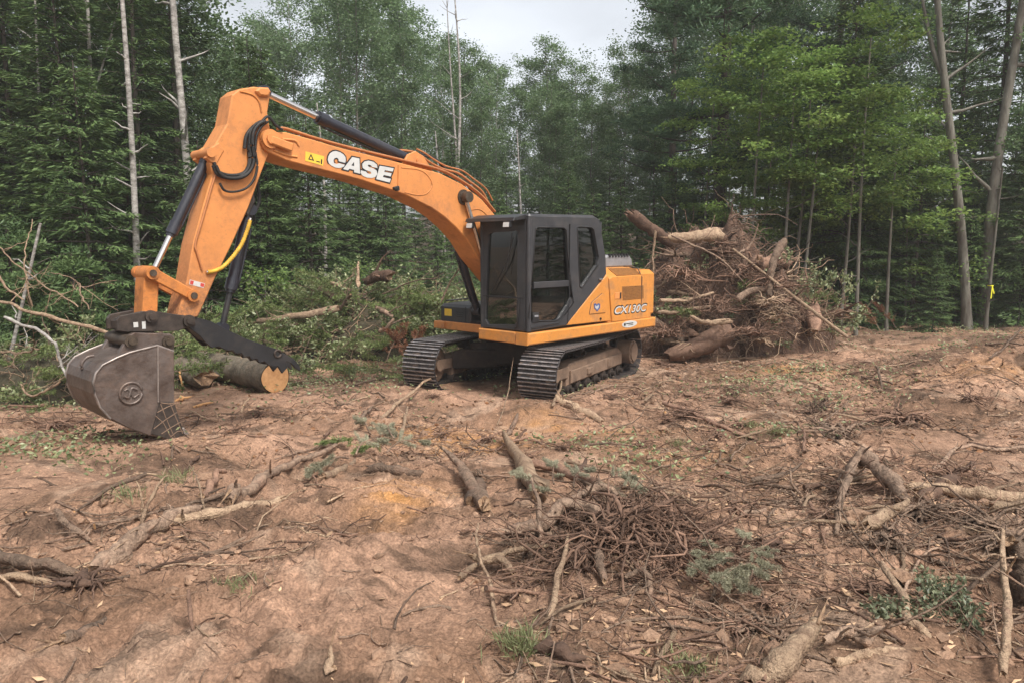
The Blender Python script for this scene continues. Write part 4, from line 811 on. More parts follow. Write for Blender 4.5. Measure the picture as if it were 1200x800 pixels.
# ------------------------------------------------------------------ plant generators (numpy, seeded)
def rdir(g, n, zlo=-1, zhi=1):
    z = g.uniform(zlo, zhi, n); a = g.uniform(0, 2 * math.pi, n); r = np.sqrt(1 - z * z); return np.stack([r * np.cos(a), r * np.sin(a), z], 1)
def perp(D, g):
    W = np.cross(D, rdir(g, len(D))); return unit(W)
def spruce(seed, h=9, rad=1.9, cb=.04, dens=1.0, gap=.32, mats=None, dead=0):
    """trunk with dead lower twigs; crown of drooping whorled fronds"""
    g = np.random.default_rng(seed); t = MB(); c = MB()
    z = np.linspace(-.3, h, 9); t.tube(np.stack([.03 * np.sin(z * .7 + seed), .03 * np.cos(z), z], 1), np.linspace(.018 * h * .62, .01, 9), 8)
    z = cb * h; Ps, Ds, Ws, ls, ws, rs = [], [], [], [], [], []
    while z < h - .1:
        f = (z - cb * h) / (h * (1 - cb)); nb = g.integers(4, 7); a0 = g.uniform(0, 6.28)
        for k in range(nb):
            Lb = rad * ((1 - f) ** .8 * (.72 + .28 * min(1, f * 6)) + .05) * g.uniform(.6, 1.15)
            if g.random() < .08: continue
            a = a0 + k * 6.283 / nb + g.normal(0, .22); az = np.array([math.cos(a), math.sin(a), 0]); side = np.array([-math.sin(a), math.cos(a), 0])
            el0 = .35 * f * 1.6 - .05 + g.normal(0, .1); droop = (.38 - .3 * f) * g.uniform(.6, 1.4)
            n = max(10, int(Lb * 95 * dens)); s = np.sqrt(g.uniform(.02, 1, n)); wmax = .42 * Lb * (1 - s) ** .8 + .10
            u = g.uniform(-1, 1, n); w_ = u * wmax
            zz = z + Lb * (s * math.sin(el0) - droop * s * s + .10 * s ** 4) - .16 * np.abs(w_) - np.abs(g.normal(0, .03, n)) + g.normal(0, .015, n)
            p = az * (s * Lb)[:, None] + side * w_[:, None]; p[:, 2] = zz
            d = az * (.75)+ side * (np.sign(u) * (.35 + .6 * g.random(n)))[:, None] + np.array([0, 0, -.25]) + g.normal(0, .22, (n, 3))
            d = unit(d); wv = unit(np.cross(d, np.array([0, 0, 1.]) + g.normal(0, .35, (n, 3))))
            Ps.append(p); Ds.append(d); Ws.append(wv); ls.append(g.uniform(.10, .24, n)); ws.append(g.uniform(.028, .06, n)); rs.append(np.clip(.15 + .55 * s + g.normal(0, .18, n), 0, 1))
            m_ = 4; ss = np.linspace(0, .9, m_); t.tube(az * (ss * Lb)[:, None] + np.array([0, 0, 1]) * (z + Lb * (ss * math.sin(el0) - droop * ss * ss))[:, None], np.linspace(.018, .005, m_) * (.5 + Lb / 2), 3, cap=False)
        z += gap * g.uniform(.7, 1.3) * (1 - .45 * f)
    for k in range(dead):
        zz = g.uniform(.03, cb + .1) * h; a = g.uniform(0, 6.28); l = g.uniform(.3, .9); s = np.linspace(0, 1, 4)
        t.tube(np.stack([math.cos(a) * l * s, math.sin(a) * l * s, zz - .25 * l * s * s], 1), [.012, .009, .006, .003], 3, cap=False)
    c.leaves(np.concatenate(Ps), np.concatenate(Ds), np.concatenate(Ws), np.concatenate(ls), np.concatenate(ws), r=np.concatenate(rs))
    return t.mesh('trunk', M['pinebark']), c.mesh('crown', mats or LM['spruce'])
def broadleaf(seed, h=12, cb=.35, rad=2.2, nleaf=11000, leaf=.085, bark=None, lm=None, elev=(.5, 1.0), flat=.6, lean=0., tr=.075, limbs=22, sig=.30, horizontal=0, fork=False):
    g = np.random.default_rng(seed); t = MB(); c = MB()
    zs = np.linspace(-.3, h, 12); bend = lambda z: np.stack([lean * z + .10 * np.sin(z * .45 + seed), .08 * np.sin(z * .6 + seed * 2), z], -1)
    t.tube(bend(zs), np.linspace(tr, .012, 12) * (1 + .25 * (zs < 0)), 10, jit=.05)
    cl = []
    for i in range(limbs):
        z0 = h * (cb + (1 - cb) * (i + g.random()) / limbs * .93); f = (z0 / h - cb) / (1 - cb)
        Lb = rad * (math.sin(math.pi * min(1, .18 + f * .80)) ** .7) * g.uniform(.6, 1.15); a = i * 2.4 + g.normal(0, .4); e = g.uniform(*elev) * (1 if not horizontal else 1)
        az = np.array([math.cos(a), math.sin(a), 0]); s = np.linspace(0, 1, 6)
        b0 = bend(np.array([z0]))[0]; path = b0 + az * (s * Lb * math.cos(e))[:, None] + np.array([0, 0, 1]) * (Lb * math.sin(e) * (s if horizontal else s ** 1.2))[:, None] + np.cumsum(g.normal(0, .035 * Lb, (6, 3)), 0) * .5
        t.tube(path, np.linspace(max(.008, tr * .35 * (1 - f * .6)), .004, 6), 4, cap=False)
        for k in range(5):
            j = g.integers(2, 6); p0 = path[j]; d = unit(az * .5 + rdir(g, 1)[0] * (1, 1, .5 if not horizontal else .12)); l2 = Lb * .38 * g.uniform(.5, 1.1); p1 = p0 + d * l2
            t.tube([p0, (p0 + p1) / 2 + g.normal(0, .03, 3), p1], [.007, .005, .003], 3, cap=False); cl += [p0 * .4 + p1 * .6, p1]
        cl.append(path[-1])
    top = bend(np.array([h]))[0]; cl += [top, top - (0, 0, .3), top - (0, 0, .7)]
    cl = np.array(cl); wgt = g.uniform(.3, 1.6, len(cl)); idx = g.choice(len(cl), nleaf, p=wgt / wgt.sum()); crn = g.uniform(.25, .75, len(cl))
    P = cl[idx] + g.normal(0, sig, (nleaf, 3)) * (1, 1, flat)
    D = unit(rdir(g, nleaf) * (1, 1, .35) + (0, 0, -.25)); N = unit(np.array([0, 0, 1.]) + g.normal(0, .25 if horizontal else .7, (nleaf, 3))); W = unit(np.cross(N, D))
    c.leaves(P, D, W, g.uniform(.7, 1.25, nleaf) * leaf, g.uniform(.5, .75, nleaf) * leaf, r=np.clip(crn[idx] + g.normal(0, .16, nleaf), 0, 1))
    return t.mesh('trunk', bark or M['bark']), c.mesh('crown', lm or LM['aspen'])
def whitepine(seed, h=17, cb=.3, rad=3.6, n=26000, tr=.2, lm='pine'):
    g = np.random.default_rng(seed); t = MB(); c = MB()
    zs = np.linspace(-.3, h, 12); t.tube(np.stack([.12 * np.sin(zs * .3), .1 * np.cos(zs * .25), zs], 1), np.linspace(tr, .03, 12), 10); cl = []
    z = cb * h
    while z < h - .4:
        f = (z / h - cb) / (1 - cb)
        for k in range(g.integers(3, 6)):
            if g.random() < .15: continue
            Lb = rad * (1.05 - f ** 1.3) * g.uniform(.45, 1.15) * (.6 + .8 * min(f * 3, .5)); a = g.uniform(0, 6.28); az = np.array([math.cos(a), math.sin(a), 0]); s = np.linspace(0, 1, 6)
            path = np.array([0, 0, z]) + az * (s * Lb)[:, None] + np.array([0, 0, 1]) * (Lb * (.02 + .30 * s * s - .1 * s))[:, None]
            t.tube(path, np.linspace(.045 * (1.1 - f), .008, 6), 4, cap=False)
            for q in range(int(4 + Lb * 3)):
                j = g.uniform(.3, 1); p0 = np.array([0, 0, z]) + az * j * Lb + np.array([0, 0, Lb * (.02 * 1 + .30 * j * j - .1 * j)]); sd_ = np.array([-az[1], az[0], 0]) * g.normal(0, .26 * Lb * (1.25 - j * .8))
                cl.append(p0 + sd_ + (0, 0, g.uniform(0, .18)))
        z += g.uniform(.5, 1.0)
    cl += [np.array([0, 0, h - k * .25]) for k in range(3)]
    cl = np.array(cl); crn = g.uniform(.2, .8, len(cl)); idx = g.integers(0, len(cl), n)
    D = unit(rdir(g, n, -.25, 1) ); P = cl[idx] + D * .04 + g.normal(0, .17, (n, 3)) * (1, 1, .32)
    c.leaves(P, D, perp(D, g), g.uniform(.10, .20, n), g.uniform(.025, .045, n), r=np.clip(crn[idx] + g.normal(0, .15, n), 0, 1))
    return t.mesh('trunk', M['pinebark']), c.mesh('crown', LM[lm])
def bare_trunk(seed, h, r0, m, bend=.1, lean=(0, 0), twigs=12, tl=.6, r1=.02, fork=None):
    g = np.random.default_rng(seed); t = MB(); z = np.linspace(-.3, h, 14)
    p = np.stack([lean[0] * z + bend * np.sin(z * .5 + seed), lean[1] * z + bend * .6 * np.cos(z * .4), z], 1); t.tube(p, np.linspace(r0, r1, 14) * (1 + .3 * (z < .1)), 10, jit=.04)
    for k in range(twigs):
        i = g.integers(3, 13); b = p[i] + (p[i] - p[i - 1]) * g.random(); a = g.uniform(0, 6.28); l = tl * g.uniform(.4, 1.2); s = np.linspace(0, 1, 5)
        up = g.uniform(-.2, .7)
        t.tube(b + np.stack([math.cos(a) * l * s, math.sin(a) * l * s, up * l * s + .15 * l * s * s], 1) + np.cumsum(g.normal(0, .02, (5, 3)), 0), np.linspace(r1 * .9, .004, 5), 4, cap=False)
    if fork:
        z0, dx, fh = fork; i = np.argmin(abs(z - z0)); s = np.linspace(0, 1, 7)
        q = p[i] + np.stack([dx * s ** .8, .2 * s, fh * s], 1) + np.cumsum(g.normal(0, .02, (7, 3)), 0); t.tube(q, np.linspace(r0 * .5, .008, 7), 8)
        for k in range(6):
            j = g.integers(2, 6); l = g.uniform(.3, .8); a = g.uniform(0, 6.28); t.tube([q[j], q[j] + (math.cos(a) * l * .5, math.sin(a) * l * .5, l * .6)], [.012, .004], 3, cap=False)
    return t.mesh('trunk', m)

SP = [spruce(1, 9, 1.9), spruce(2, 11, 2.0, gap=.36), spruce(3, 6, 1.7, gap=.28), spruce(4, 12, 1.7, cb=.22, gap=.38, dead=26)]
AS = [broadleaf(11, 13, .30, 2.1, 11000, .125, limbs=26, sig=.24), broadleaf(12, 14, .38, 2.3, 11000, .12, limbs=24, sig=.24), broadleaf(13, 12, .25, 1.9, 10000, .125, limbs=24, sig=.22), broadleaf(14, 13, .35, 2.7, 6500, .125, limbs=20, bark=M['birch'], sig=.24)]
MP = [broadleaf(21, 7, .30, 2.0, 5200, .12, tr=.045, elev=(.05, .5), flat=.26, sig=.19, limbs=20, lm=LM['maple'], horizontal=1),
      broadleaf(22, 9, .35, 2.2, 6400, .12, tr=.055, elev=(.1, .5), flat=.26, sig=.20, limbs=24, lm=LM['maple'], horizontal=1),
      broadleaf(23, 5, .25, 1.5, 3200, .115, tr=.03, elev=(.05, .5), flat=.28, sig=.18, limbs=14, lm=LM['maple'], horizontal=1)]
WP = [whitepine(31, n=46000, cb=.24), whitepine(32, 15, .2, 3.2, 38000)]
SB = [broadleaf(41, 1.8, .1, 1.0, 1400, .09, tr=.02, limbs=12, sig=.18, lm=LM['maple']), broadleaf(42, 2.4, .1, 1.2, 1800, .085, tr=.02, limbs=14, sig=.2, lm=LM['aspen'])]
def plant(name, meshes, x, y, s=1, label=None, cat='tree', group=None, rz=None, sz=None, tilt=(0, 0), crown=None):
    o = empty(name, (x, y, hz(x, y) - .05), (tilt[0], tilt[1], rnd.uniform(0, 6.28) if rz is None else rz), (s, s, s if sz is None else sz))
    tag(o, label, cat, group); link('trunk', meshes[0], o)
    if len(meshes) > 1 and meshes[1]: link('crown', meshes[1], o)
    return o

# ---- trees that stand out
def at(px, Y): return (px - 600) / 867.0 * Y          # metres right of the camera's axis at a distance Y
def named(name, meshes, x, y, label, s=1, **k): return plant(name, meshes, x, y, s, label, **k)
# right
named('white_pine', WP[0], at(838, 21.8), 21.8, 'tallest dark pine with layered plumes rising above the root pile', 1.05, rz=.6)
named('white_pine', WP[1], 11.5, 27, 'dark pine behind the light green saplings right of the tallest pine', 1.1, rz=2.2)
named('white_pine', WP[1], at(785, 27), 27, 'smaller dark pine left of the tallest pine, behind the cab', .9, rz=4.0)
t = bare_trunk(51, 11, .135, M['bark'], bend=.12, lean=(-.155, .0), twigs=10, tl=1.6, r1=.06, fork=(6.6, -.9, 3.5))
o = plant('leaning_tree', (t, broadleaf(52, 13, .62, 3.2, 7000, .095, limbs=16, lean=-.155)[1]), 12.1, 19.6, 1, 'mottled grey tree leaning left at the right side of the clearing edge', rz=0)
t = bare_trunk(53, 11, .15, M['bark'], bend=.10, lean=(.045, .02), twigs=7, tl=1.0, r1=.085)
o = plant('leaning_tree', (t, broadleaf(54, 13, .66, 3.0, 7000, .095, limbs=16, lean=.045)[1]), 12.9, 20.2, 1, 'thick straight grey tree nearest the right edge of the clearing', rz=0)
t = bare_trunk(55, 4.2, .055, M['bark'], bend=.03, lean=(.01, 0), twigs=5, tl=.5, r1=.02)
sx, sy = at(1160, 19.3), 19.3
plant('sapling', (t,), sx, sy, 1, 'thin sapling with a yellow ribbon tied round it', rz=0)
b = MB(); g_ = np.linspace(0, 6.28, 12); b.tube(np.stack([.062 * np.cos(g_), .062 * np.sin(g_), 0 * g_], 1), .012, 5, cap=False); b.box((.0, -.07, -.16), (.035, .006, .34), (0, .05, .3)); b.box((.03, -.07, -.10), (.03, .006, .22), (0, -.3, -.2))
o = b.build('flagging_ribbon', mat('yellow_ribbon', (.75, .72, .04), .5, var=.05), loc=(sx, sy, hz(sx, sy) + 1.15)); tag(o, 'yellow flagging ribbon tied round a thin sapling near the right edge', 'ribbon')
for i, (px, Y, h, lean, lab) in enumerate(((882, 18.6, 6.5, 0, 'slender grey sapling rising right behind the root pile'), (922, 18.2, 6.2, -.02, 'leftmost slender stem of the close cluster right of the root pile'),
        (930, 18.7, 6.5, .02, 'middle slender stem of the close cluster right of the root pile'), (936, 17.9, 5.5, .05, 'rightmost slender stem of the close cluster, leaning right'),
        (984, 18.4, 5.5, .04, 'pale slender stem leaning right beside the straight pole sapling'), (1004, 17.9, 7.0, .0, 'straight pale pole sapling midway between root pile and leaning tree'),
        (1042, 18.9, 4.6, .0, 'short thin stem right of the straight pole sapling'), (824, 20.5, 6, .01, 'slender stem showing just above the left of the root pile'))):
    t = bare_trunk(60 + i, h, .052, M['bark'], bend=.06, lean=(lean, 0), twigs=6, tl=.7, r1=.016)
    cr = broadleaf(70 + i, h + 1, .42, 1.7, 3600, .115, elev=(.0, .5), flat=.24, sig=.19, limbs=15, lm=LM['maple'], horizontal=1, lean=lean)[1]
    plant('sapling', (t, cr), at(px, Y), Y, 1, lab, rz=0)
# left and centre bare poles
t = bare_trunk(81, 8.5, .075, M['birch'], bend=.05, lean=(.012, 0), twigs=22, tl=.45, r1=.03)
plant('dead_pole', (t,), at(160, 14.5), 14.5, 1, 'straight bare dead trunk with stub twigs, left of the raised arm', rz=0)
t = bare_trunk(82, 11, .100, M['birch'], bend=.08, lean=(.010, 0), twigs=14, tl=.8, r1=.045)
plant('birch', (t, broadleaf(83, 13, .6, 2.4, 4500, .09, limbs=14)[1]), at(222, 16.5), 16.5, 1, 'pale birch trunk rising just behind the bucket cylinder', rz=0)
t = bare_trunk(84, 9.2, .055, M['birch'], bend=.06, lean=(.01, 0), twigs=8, tl=.6, r1=.03, fork=(5.6, .8, 2.8))
plant('birch', (t,), at(124, 17), 17, .98, 'thin forked white birch at the upper left', rz=0)
t = bare_trunk(85, 8.5, .05, M['birch'], bend=.1, lean=(.0, 0), twigs=8, tl=.6, r1=.02, fork=(4.4, 1.0, 2.6))
plant('birch', (t,), at(66, 17.5), 17.5, 1, 'grey dead birch with a leaning fork, upper left corner', rz=0)
t = bare_trunk(86, 10.2, .085, M['birch'], bend=.16, lean=(.0, 0), twigs=12, tl=.9, r1=.02, fork=(4.2, -.35, 6.2))
plant('birch', (t,), at(536, 26), 26, 1.02, 'white twin-stemmed dead birch standing above the boom bend', rz=0)
t = bare_trunk(87, 7, .075, M['birch'], bend=.14, lean=(-.03, 0), twigs=6, tl=.6, r1=.02)
plant('birch', (t,), at(384, 20), 20, .85, 'slightly bent birch trunk seen below the boom lettering', rz=0)
t = bare_trunk(88, 6.4, .055, M['birch'], bend=.05, lean=(-.03, 0), twigs=4, tl=.5, r1=.02)
plant('birch', (t,), at(612, 24), 24, .9, 'short thin birch trunk directly above the cab roof', rz=0)
t = bare_trunk(89, 6.0, .05, M['birch'], bend=.05, lean=(-.05, 0), twigs=4, tl=.5, r1=.02)
plant('birch', (t,), at(524, 24.5), 24.5, .95, 'broken white trunk behind the boom, left of the twin-stemmed birch', rz=0)
t = bare_trunk(90, 2.6, .034, M['birch'], bend=.05, lean=(.34, 0), twigs=3, tl=.4, r1=.02)
plant('birch', (t,), at(-12, 11.6), 11.6, 1, 'leaning white trunk at the left edge above the fallen branches', rz=0)
for i, (px, Y, s) in enumerate(((22, 12.8, .78), (92, 13.3, .66), (132, 13.9, .5), (-40, 12.0, .7))):
    plant('young_pine', whitepine(35 + i, 3.2, .06, 1.3, 11000, .035, 'spruce'), at(px, Y), Y, s, 'bushy young pine among the fallen branches at the left, ' + ('second from the edge', 'third from the edge', 'nearest the bucket', 'cut by the left edge')[i])
# lone leafy whip on the brush (left of centre)
plant('sapling', broadleaf(91, 1.35, .55, .42, 420, .085, tr=.018, limbs=8, sig=.12, bark=M['pale'], lm=LM['fresh']), at(363, 15.2), 15.2, 1, 'tiny pale-leaved sapling sticking up from the felled brush', sz=1)
# front conifers
for x, y, v, s, lab in ((-8.2, 14.4, 2, .95, 'bushy young spruce at the left edge behind the fallen birch branches'), (-6.3, 15.2, 2, .72, 'small spruce behind the bucket, right of the bare dead trunk'),
        (-9.8, 16.6, 0, 1.0, 'dense spruce left of the bare dead trunk'), (-4.6, 17.0, 2, .85, 'short spruce between the arm and the felled brush'),
        (9.6, 20.3, 2, .80, 'low spruce at the foot of the leaning grey tree'), (11.3, 20.8, 2, .95, 'spruce between the leaning tree and the straight grey tree'), (at(1096, 18.9), 18.9, 2, .36, 'small spruce hiding the foot of the leaning grey tree'), (at(1132, 20.4), 20.4, 2, .55, 'small spruce between the leaning tree and the ribboned sapling'), (at(1196, 19.8), 19.8, 2, .42, 'small spruce just right of the ribboned sapling'), (13.8, 20.0, 2, .9, 'spruce at the right edge beside the ribboned sapling')):
    plant('spruce', SP[v], x, y, s, lab)
plant('aspen', AS[3], at(725, 36), 36, .84, 'lone open-crowned aspen against the sky left of the tallest pine', rz=1)
plant('aspen', AS[1], at(638, 37), 37, .82, 'pointed aspen against the sky straight above the cab', rz=2)

# ---- the forest behind, species by species
def zone(x, y):
    px = 600 + 867 * x / y
    for lim, w_ in ((60, 'at the left edge of the view'), (170, 'left of the bare dead trunk'), (310, 'behind the raised arm'), (450, 'behind the boom lettering'), (560, 'behind the bend of the boom'), (710, 'straight behind the cab'),
                    (800, 'behind the engine end of the machine'), (900, 'behind the root pile'), (1000, 'behind the slender stems right of the root pile'), (1100, 'behind the leaning grey tree'), (9999, 'at the right edge of the view')):
        if px < lim: break
    return w_ + (', front row' if y < 22.5 else ', middle rows' if y < 32 else ', far back')
def rows(name, variants, spots, label, group, cat='tree'):
    for x, y, s, v in spots:
        z_ = zone(x, y); plant(name, variants[v % len(variants)], x, y, s, label + ' ' + z_, cat, group + ' ' + z_)
g = np.random.default_rng(99)
sp_, as_, mp_, wp_, sb_, ps_ = [], [], [], [], [], []
def skyline(x, y):                                  # wanted tree height so that the treeline has the photograph's gaps
    px = 600 + 867 * x / y
    if px < 235: t = -160
    elif px < 300: t = 70
    elif px < 350: t = 45
    elif px < 480: t = np.interp(px, [350, 400, 475], [10, -60, 20])
    elif px < 760: t = np.interp(px, [480, 560, 640, 690, 760], [62, 72, 82, 105, 95])
    else: t = -160 if px < 930 or px > 1030 else 30
    return 2.2 + (288 - t) / 867 * y
for y in (18.5, 21, 23.5, 26.5, 30, 34, 38.5, 44, 50):
    half = y * .78 + 3; step = 1.9 + (y - 18) * .045; x = -half + g.uniform(0, step)
    while x < half:
        X, Y = x + g.normal(0, .35), y + g.uniform(-1.1, 1.1); px = 600 + 867 * X / Y; u = g.random(); v = int(g.integers(0, 8)); hw = skyline(X, Y)
        x += step * g.uniform(.75, 1.3)
        if Y < 22 and 330 < px < 980: 
            if Y < 20 or px > 470: continue
        if Y < 19.5 and px > 300: continue
        if px < 250 or px > 960:
            if u < .60: sp_.append((X, Y, min(1.25, .75 + g.uniform(0, .45)), (0, 1, 3, 1, 3, 0, 2, 3)[v]))
            elif u < .82: as_.append((X, Y, min(1.15, hw / 12.5) if hw > 9 else .8, v))
            elif px > 960: (mp_ if v % 2 else as_).append((X, Y, g.uniform(.8, 1.1), v))
            else: as_.append((X, Y, .9, v))
        elif Y < 29 and px > 335:
            s = g.uniform(.38, .62) + (Y - 23) * .015
            if 860 < px < 960 and u < .5: mp_.append((X, Y, g.uniform(.8, 1.1), 2))
            else: sp_.append((X, Y, s * (.85 if v % 4 in (1, 3) else 1), v))
        else:
            hv = (13, 14, 12, 13)[v % 4]; s = hw / hv * g.uniform(.82, 1.02)
            if u < .93: as_.append((X, Y, max(.55, min(1.3, s)), v))
            else: sp_.append((X, Y, min(1.2, hw / 11 * .8), (0, 1, 3, 1)[v % 4]))
for k in range(14):                                  # closing the gap above the cab and the engine end
    px = g.uniform(560, 800); Y = g.uniform(29, 36); (as_ if k % 2 else sp_).append((at(px, Y), Y, g.uniform(.5, .72), (0, 2, 1)[k % 3]))
for k in range(40):                                  # last row, closing the view under the crowns
    sp_.append((-42 + k * 2.15 + g.normal(0, .4), 55 + g.uniform(-2, 2), g.uniform(.9, 1.15), (0, 1)[k % 2]))
for k in range(13):                                  # light green layer on the right
    px = g.uniform(850, 1070); Y = g.uniform(19.5, 23.5); mp_.append((at(px, Y), Y, g.uniform(.6, .9) * (.8 if k % 3 == 0 else 1), (0, 2, 2, 0, 2, 1)[k % 6]))
for k in range(16):
    px = g.uniform(-60, 330); Y = g.uniform(16, 20); ps_.append((at(px, Y), Y, g.uniform(.6, .95), (2, 0, 2, 1)[k % 4]))
for k in range(44):                                  # low cover closing the forest edge
    px = g.uniform(-80, 1290); Y = (15.5 if px < 320 else 19.6) + g.uniform(0, 2.4)
    if px > 750: Y += .6
    sb_.append((at(px, Y), Y, g.uniform(.5, 1.0), k))
for k in range(26):
    px = g.uniform(330, 1290); Y = (20.6 if px < 760 else 21.2) + g.uniform(0, 2.2); ps_.append((at(px, Y), Y, g.uniform(.45, .8), 2))
rows('spruce', SP, sp_, 'dark spruce', 'spruces')
rows('spruce', SP, ps_, 'low young spruce', 'low spruces')
rows('aspen', AS, as_, 'tall leafy aspen', 'aspens')
rows('maple', MP, mp_, 'light green layered maple', 'maples')
rows('shrub', SB, sb_, 'low leafy shrub', 'shrubs', 'shrub')

k = 0
for x0, y0, x1, y1, n_ in ((21, -6, 23, 18, 9), (26, -8, 29, 20, 8), (-15, -4, -14.5, 9.5, 7), (-19, -6, -19, 12, 7), (-14, -13, 18, -12, 11)):
    for q in range(n_):
        f = (q + .5) / n_; x, y = x0 + (x1 - x0) * f + g.normal(0, .5), y0 + (y1 - y0) * f + g.normal(0, .5); k += 1
        plant('aspen' if k % 3 == 0 else 'spruce', (AS if k % 3 == 0 else SP)[k % 4], x, y, g.uniform(.6, .95), 'tree across the clearing, seen only mirrored in the cab glass', 'tree', 'trees mirrored in the cab glass')

# ---- air between the camera and the far trees
b = MB(); b.box((0, 20, 8.5), (110, 92, 23))
hzm = bpy.data.materials.new('pale_air'); hzm.use_nodes = True; t_ = hzm.node_tree; t_.nodes.clear(); pv = t_.nodes.new('ShaderNodeVolumePrincipled'); oo = t_.nodes.new('ShaderNodeOutputMaterial')
pv.inputs['Color'].default_value = (.95, .98, 1, 1); pv.inputs['Density'].default_value = .0012; t_.links.new(pv.outputs[0], oo.inputs['Volume'])
tag(b.build('haze', hzm), kind='stuff')

# ------------------------------------------------------------------ debris on the ground
def ground_path(pts, lift=0, n=6, wob=.012, r=.03, seed=0):
    p = catmull(np.array([(a, b, 0) for a, b in pts]), n); g = np.random.default_rng(seed + int(abs(pts[0][0]) * 100))
    lf = np.interp(np.linspace(0, 1, len(p)), np.linspace(0, 1, len(lift)), lift) if hasattr(lift, '__len__') else np.full(len(p), lift)
    p[:, :2] += np.cumsum(g.normal(0, wob, (len(p), 2)), 0) * .6
    gz = height(p[:, 0], p[:, 1]); k_ = 0; k = np.ones(5) / 5; gs = np.convolve(np.pad(gz, 2, mode='edge'), k, 'valid')
    p[:, 2] = np.maximum(gs, gz - .01) + r * .30 + lf + np.cumsum(g.normal(0, wob * .4, len(p)))
    return p
def stick(name, label, pts, r0, r1, m='stick', cat=None, lift=0, twigs=0, tl=.25, wob=.010, seed=1, endm='brk', k=9, group=None, knots=.05, splinter=0):
    p = ground_path(pts, lift, wob=wob, r=r0, seed=seed); g = np.random.default_rng(seed + 5); b = MB(); n = len(p)
    rad = np.linspace(r0, r1, n) * (1 + g.normal(0, knots, n)); c = p.mean(0); c[2] = hz(c[0], c[1]); q = p - c
    q = q + np.cumsum(g.normal(0, r0 * .09, (n, 3)), 0) * (1, 1, .4); rad = rad * .88
    if knots > 0:
        for kk in g.integers(1, n - 1, 2): rad[kk] *= 1.3
    b.tube(q, rad, k, jit=.07, flute=.10, ragged=.7, capm=1, r=g.random())
    for i in range(twigs):
        j = g.integers(1, n - 1); d = unit(rdir(g, 1, .0, .8)[0]); l = tl * g.uniform(.4, 1.2); s = np.linspace(0, 1, 5)[:, None]
        b.tube(q[j] + d * s * l + np.cumsum(g.normal(0, .02 * l / .25, (5, 3)), 0), np.linspace(max(.004, rad[j] * .45), .003, 5), 5, r=g.random())
    if splinter:
        for e, dr in ((0, q[0] - q[1]), (-1, q[-1] - q[-2])):
            for i in range(splinter):
                d = unit(unit(dr) + g.normal(0, .25, 3)); st = q[e] + g.normal(0, rad[e] * .5, 3); b.tube([st - d * .04, st + d * g.uniform(.04, .16)], [rad[e] * .35, .002], 4, m=1)
    return tag(b.build(name, [M[m], M[endm]], loc=c), label, cat or name.replace('_', ' '), group)
def root_clump(name, label, c, size, n, m='root', r=(.006, .02), flat=.5, core=.3, up=.15, seed=1, cat='roots', curl=.3, spread=None):
    """roots radiating from a lumpy woody core"""
    g = np.random.default_rng(seed); b = MB(); z0 = hz(*c); sx_, sy_ = spread or (1, 1)
    a = np.linspace(-1, 1, 6)[:, None]; d0 = unit(np.array([g.normal(), g.normal() * .4, .15]))
    b.tube(a * d0 * size * core + g.normal(0, .02, (6, 3)) + (0, 0, size * core * .25), np.array([.5, .9, 1, .9, .7, .3]) * size * core * .34, 10, jit=.22)
    for i in range(n):
        d = rdir(g, 1, -.1, .75)[0]; d = unit(d * (sx_, sy_, flat)); l = size * g.uniform(.4, 1.25); s = np.linspace(0, 1, 8)
        cv = np.cumsum(g.normal(0, curl * l / 8, (8, 3)), 0); rr_ = g.uniform(*r)
        p = d * (s * l)[:, None] + cv - np.array([0, 0, 1]) * (s ** 2 * l * flat * .6)[:, None] + g.normal(0, size * core * .3, 3) * (1, 1, .5) + (0, 0, up * size)
        w_ = p + (c[0], c[1], z0); p[:, 2] = np.maximum(p[:, 2], height(w_[:, 0], w_[:, 1]) - z0 - .01)
        b.tube(p, np.linspace(rr_, rr_ * .25, 8), 5, r=g.random(), cap=False)
        if i % 2 == 0:
            for q in range(3):
                j = g.integers(2, 7); l2 = l * .35; b.tube(p[j] + np.cumsum(np.vstack([[0, 0, 0], unit(d + g.normal(0, .8, 3)) * l2 / 4 + g.normal(0, l2 * .12, (4, 3))]), 0), np.linspace(rr_ * .4, .002, 5), 3, r=g.random(), cap=False)
    o = b.build(name, M[m], loc=(c[0], c[1], z0)); return tag(o, label, cat)
def bough_mesh(seed, L=1.4, n=800, lm='bough', needle=(.05, .10), wd=(.008, .016), width=.35, stem='stick'):
    g = np.random.default_rng(seed); b = MB(); s = np.linspace(0, 1, 8); st = np.stack([s * L, .08 * np.sin(s * 3 + seed), .10 * np.sin(s * 2.6)], 1); b.tube(st, np.linspace(.014, .003, 8), 5)
    tw = []
    for k in range(int(18 * L)):
        u = g.uniform(.12, 1); p0 = np.array([u * L, .08 * math.sin(u * 3 + seed), .10 * math.sin(u * 2.6)]); sd_ = 1 if k % 2 else -1
        l = width * L * (1.1 - u) * g.uniform(.5, 1.1) + .06; d = unit(np.array([.8, sd_ * g.uniform(.5, 1.1), g.normal(0, .2)])); b.tube([p0, p0 + d * l * .5, p0 + d * l - (0, 0, .06 * l)], [.005, .003, .001], 3, cap=False); tw.append((p0, d, l))
    idx = g.integers(0, len(tw), n); t_ = g.uniform(.05, 1, n); P = np.array([tw[i][0] + tw[i][1] * tw[i][2] * t for i, t in zip(idx, t_)]); D0 = np.array([tw[i][1] for i in idx])
    D = unit(D0 * .9 + rdir(g, n) * .9); b.leaves(P + g.normal(0, .006, (n, 3)), D, perp(D, g), g.uniform(*needle, n), g.uniform(*wd, n), m=1, r=np.clip(g.normal(.5, .25, n), 0, 1))
    return b.mesh('felled_bough', [M[stem], LM[lm]])
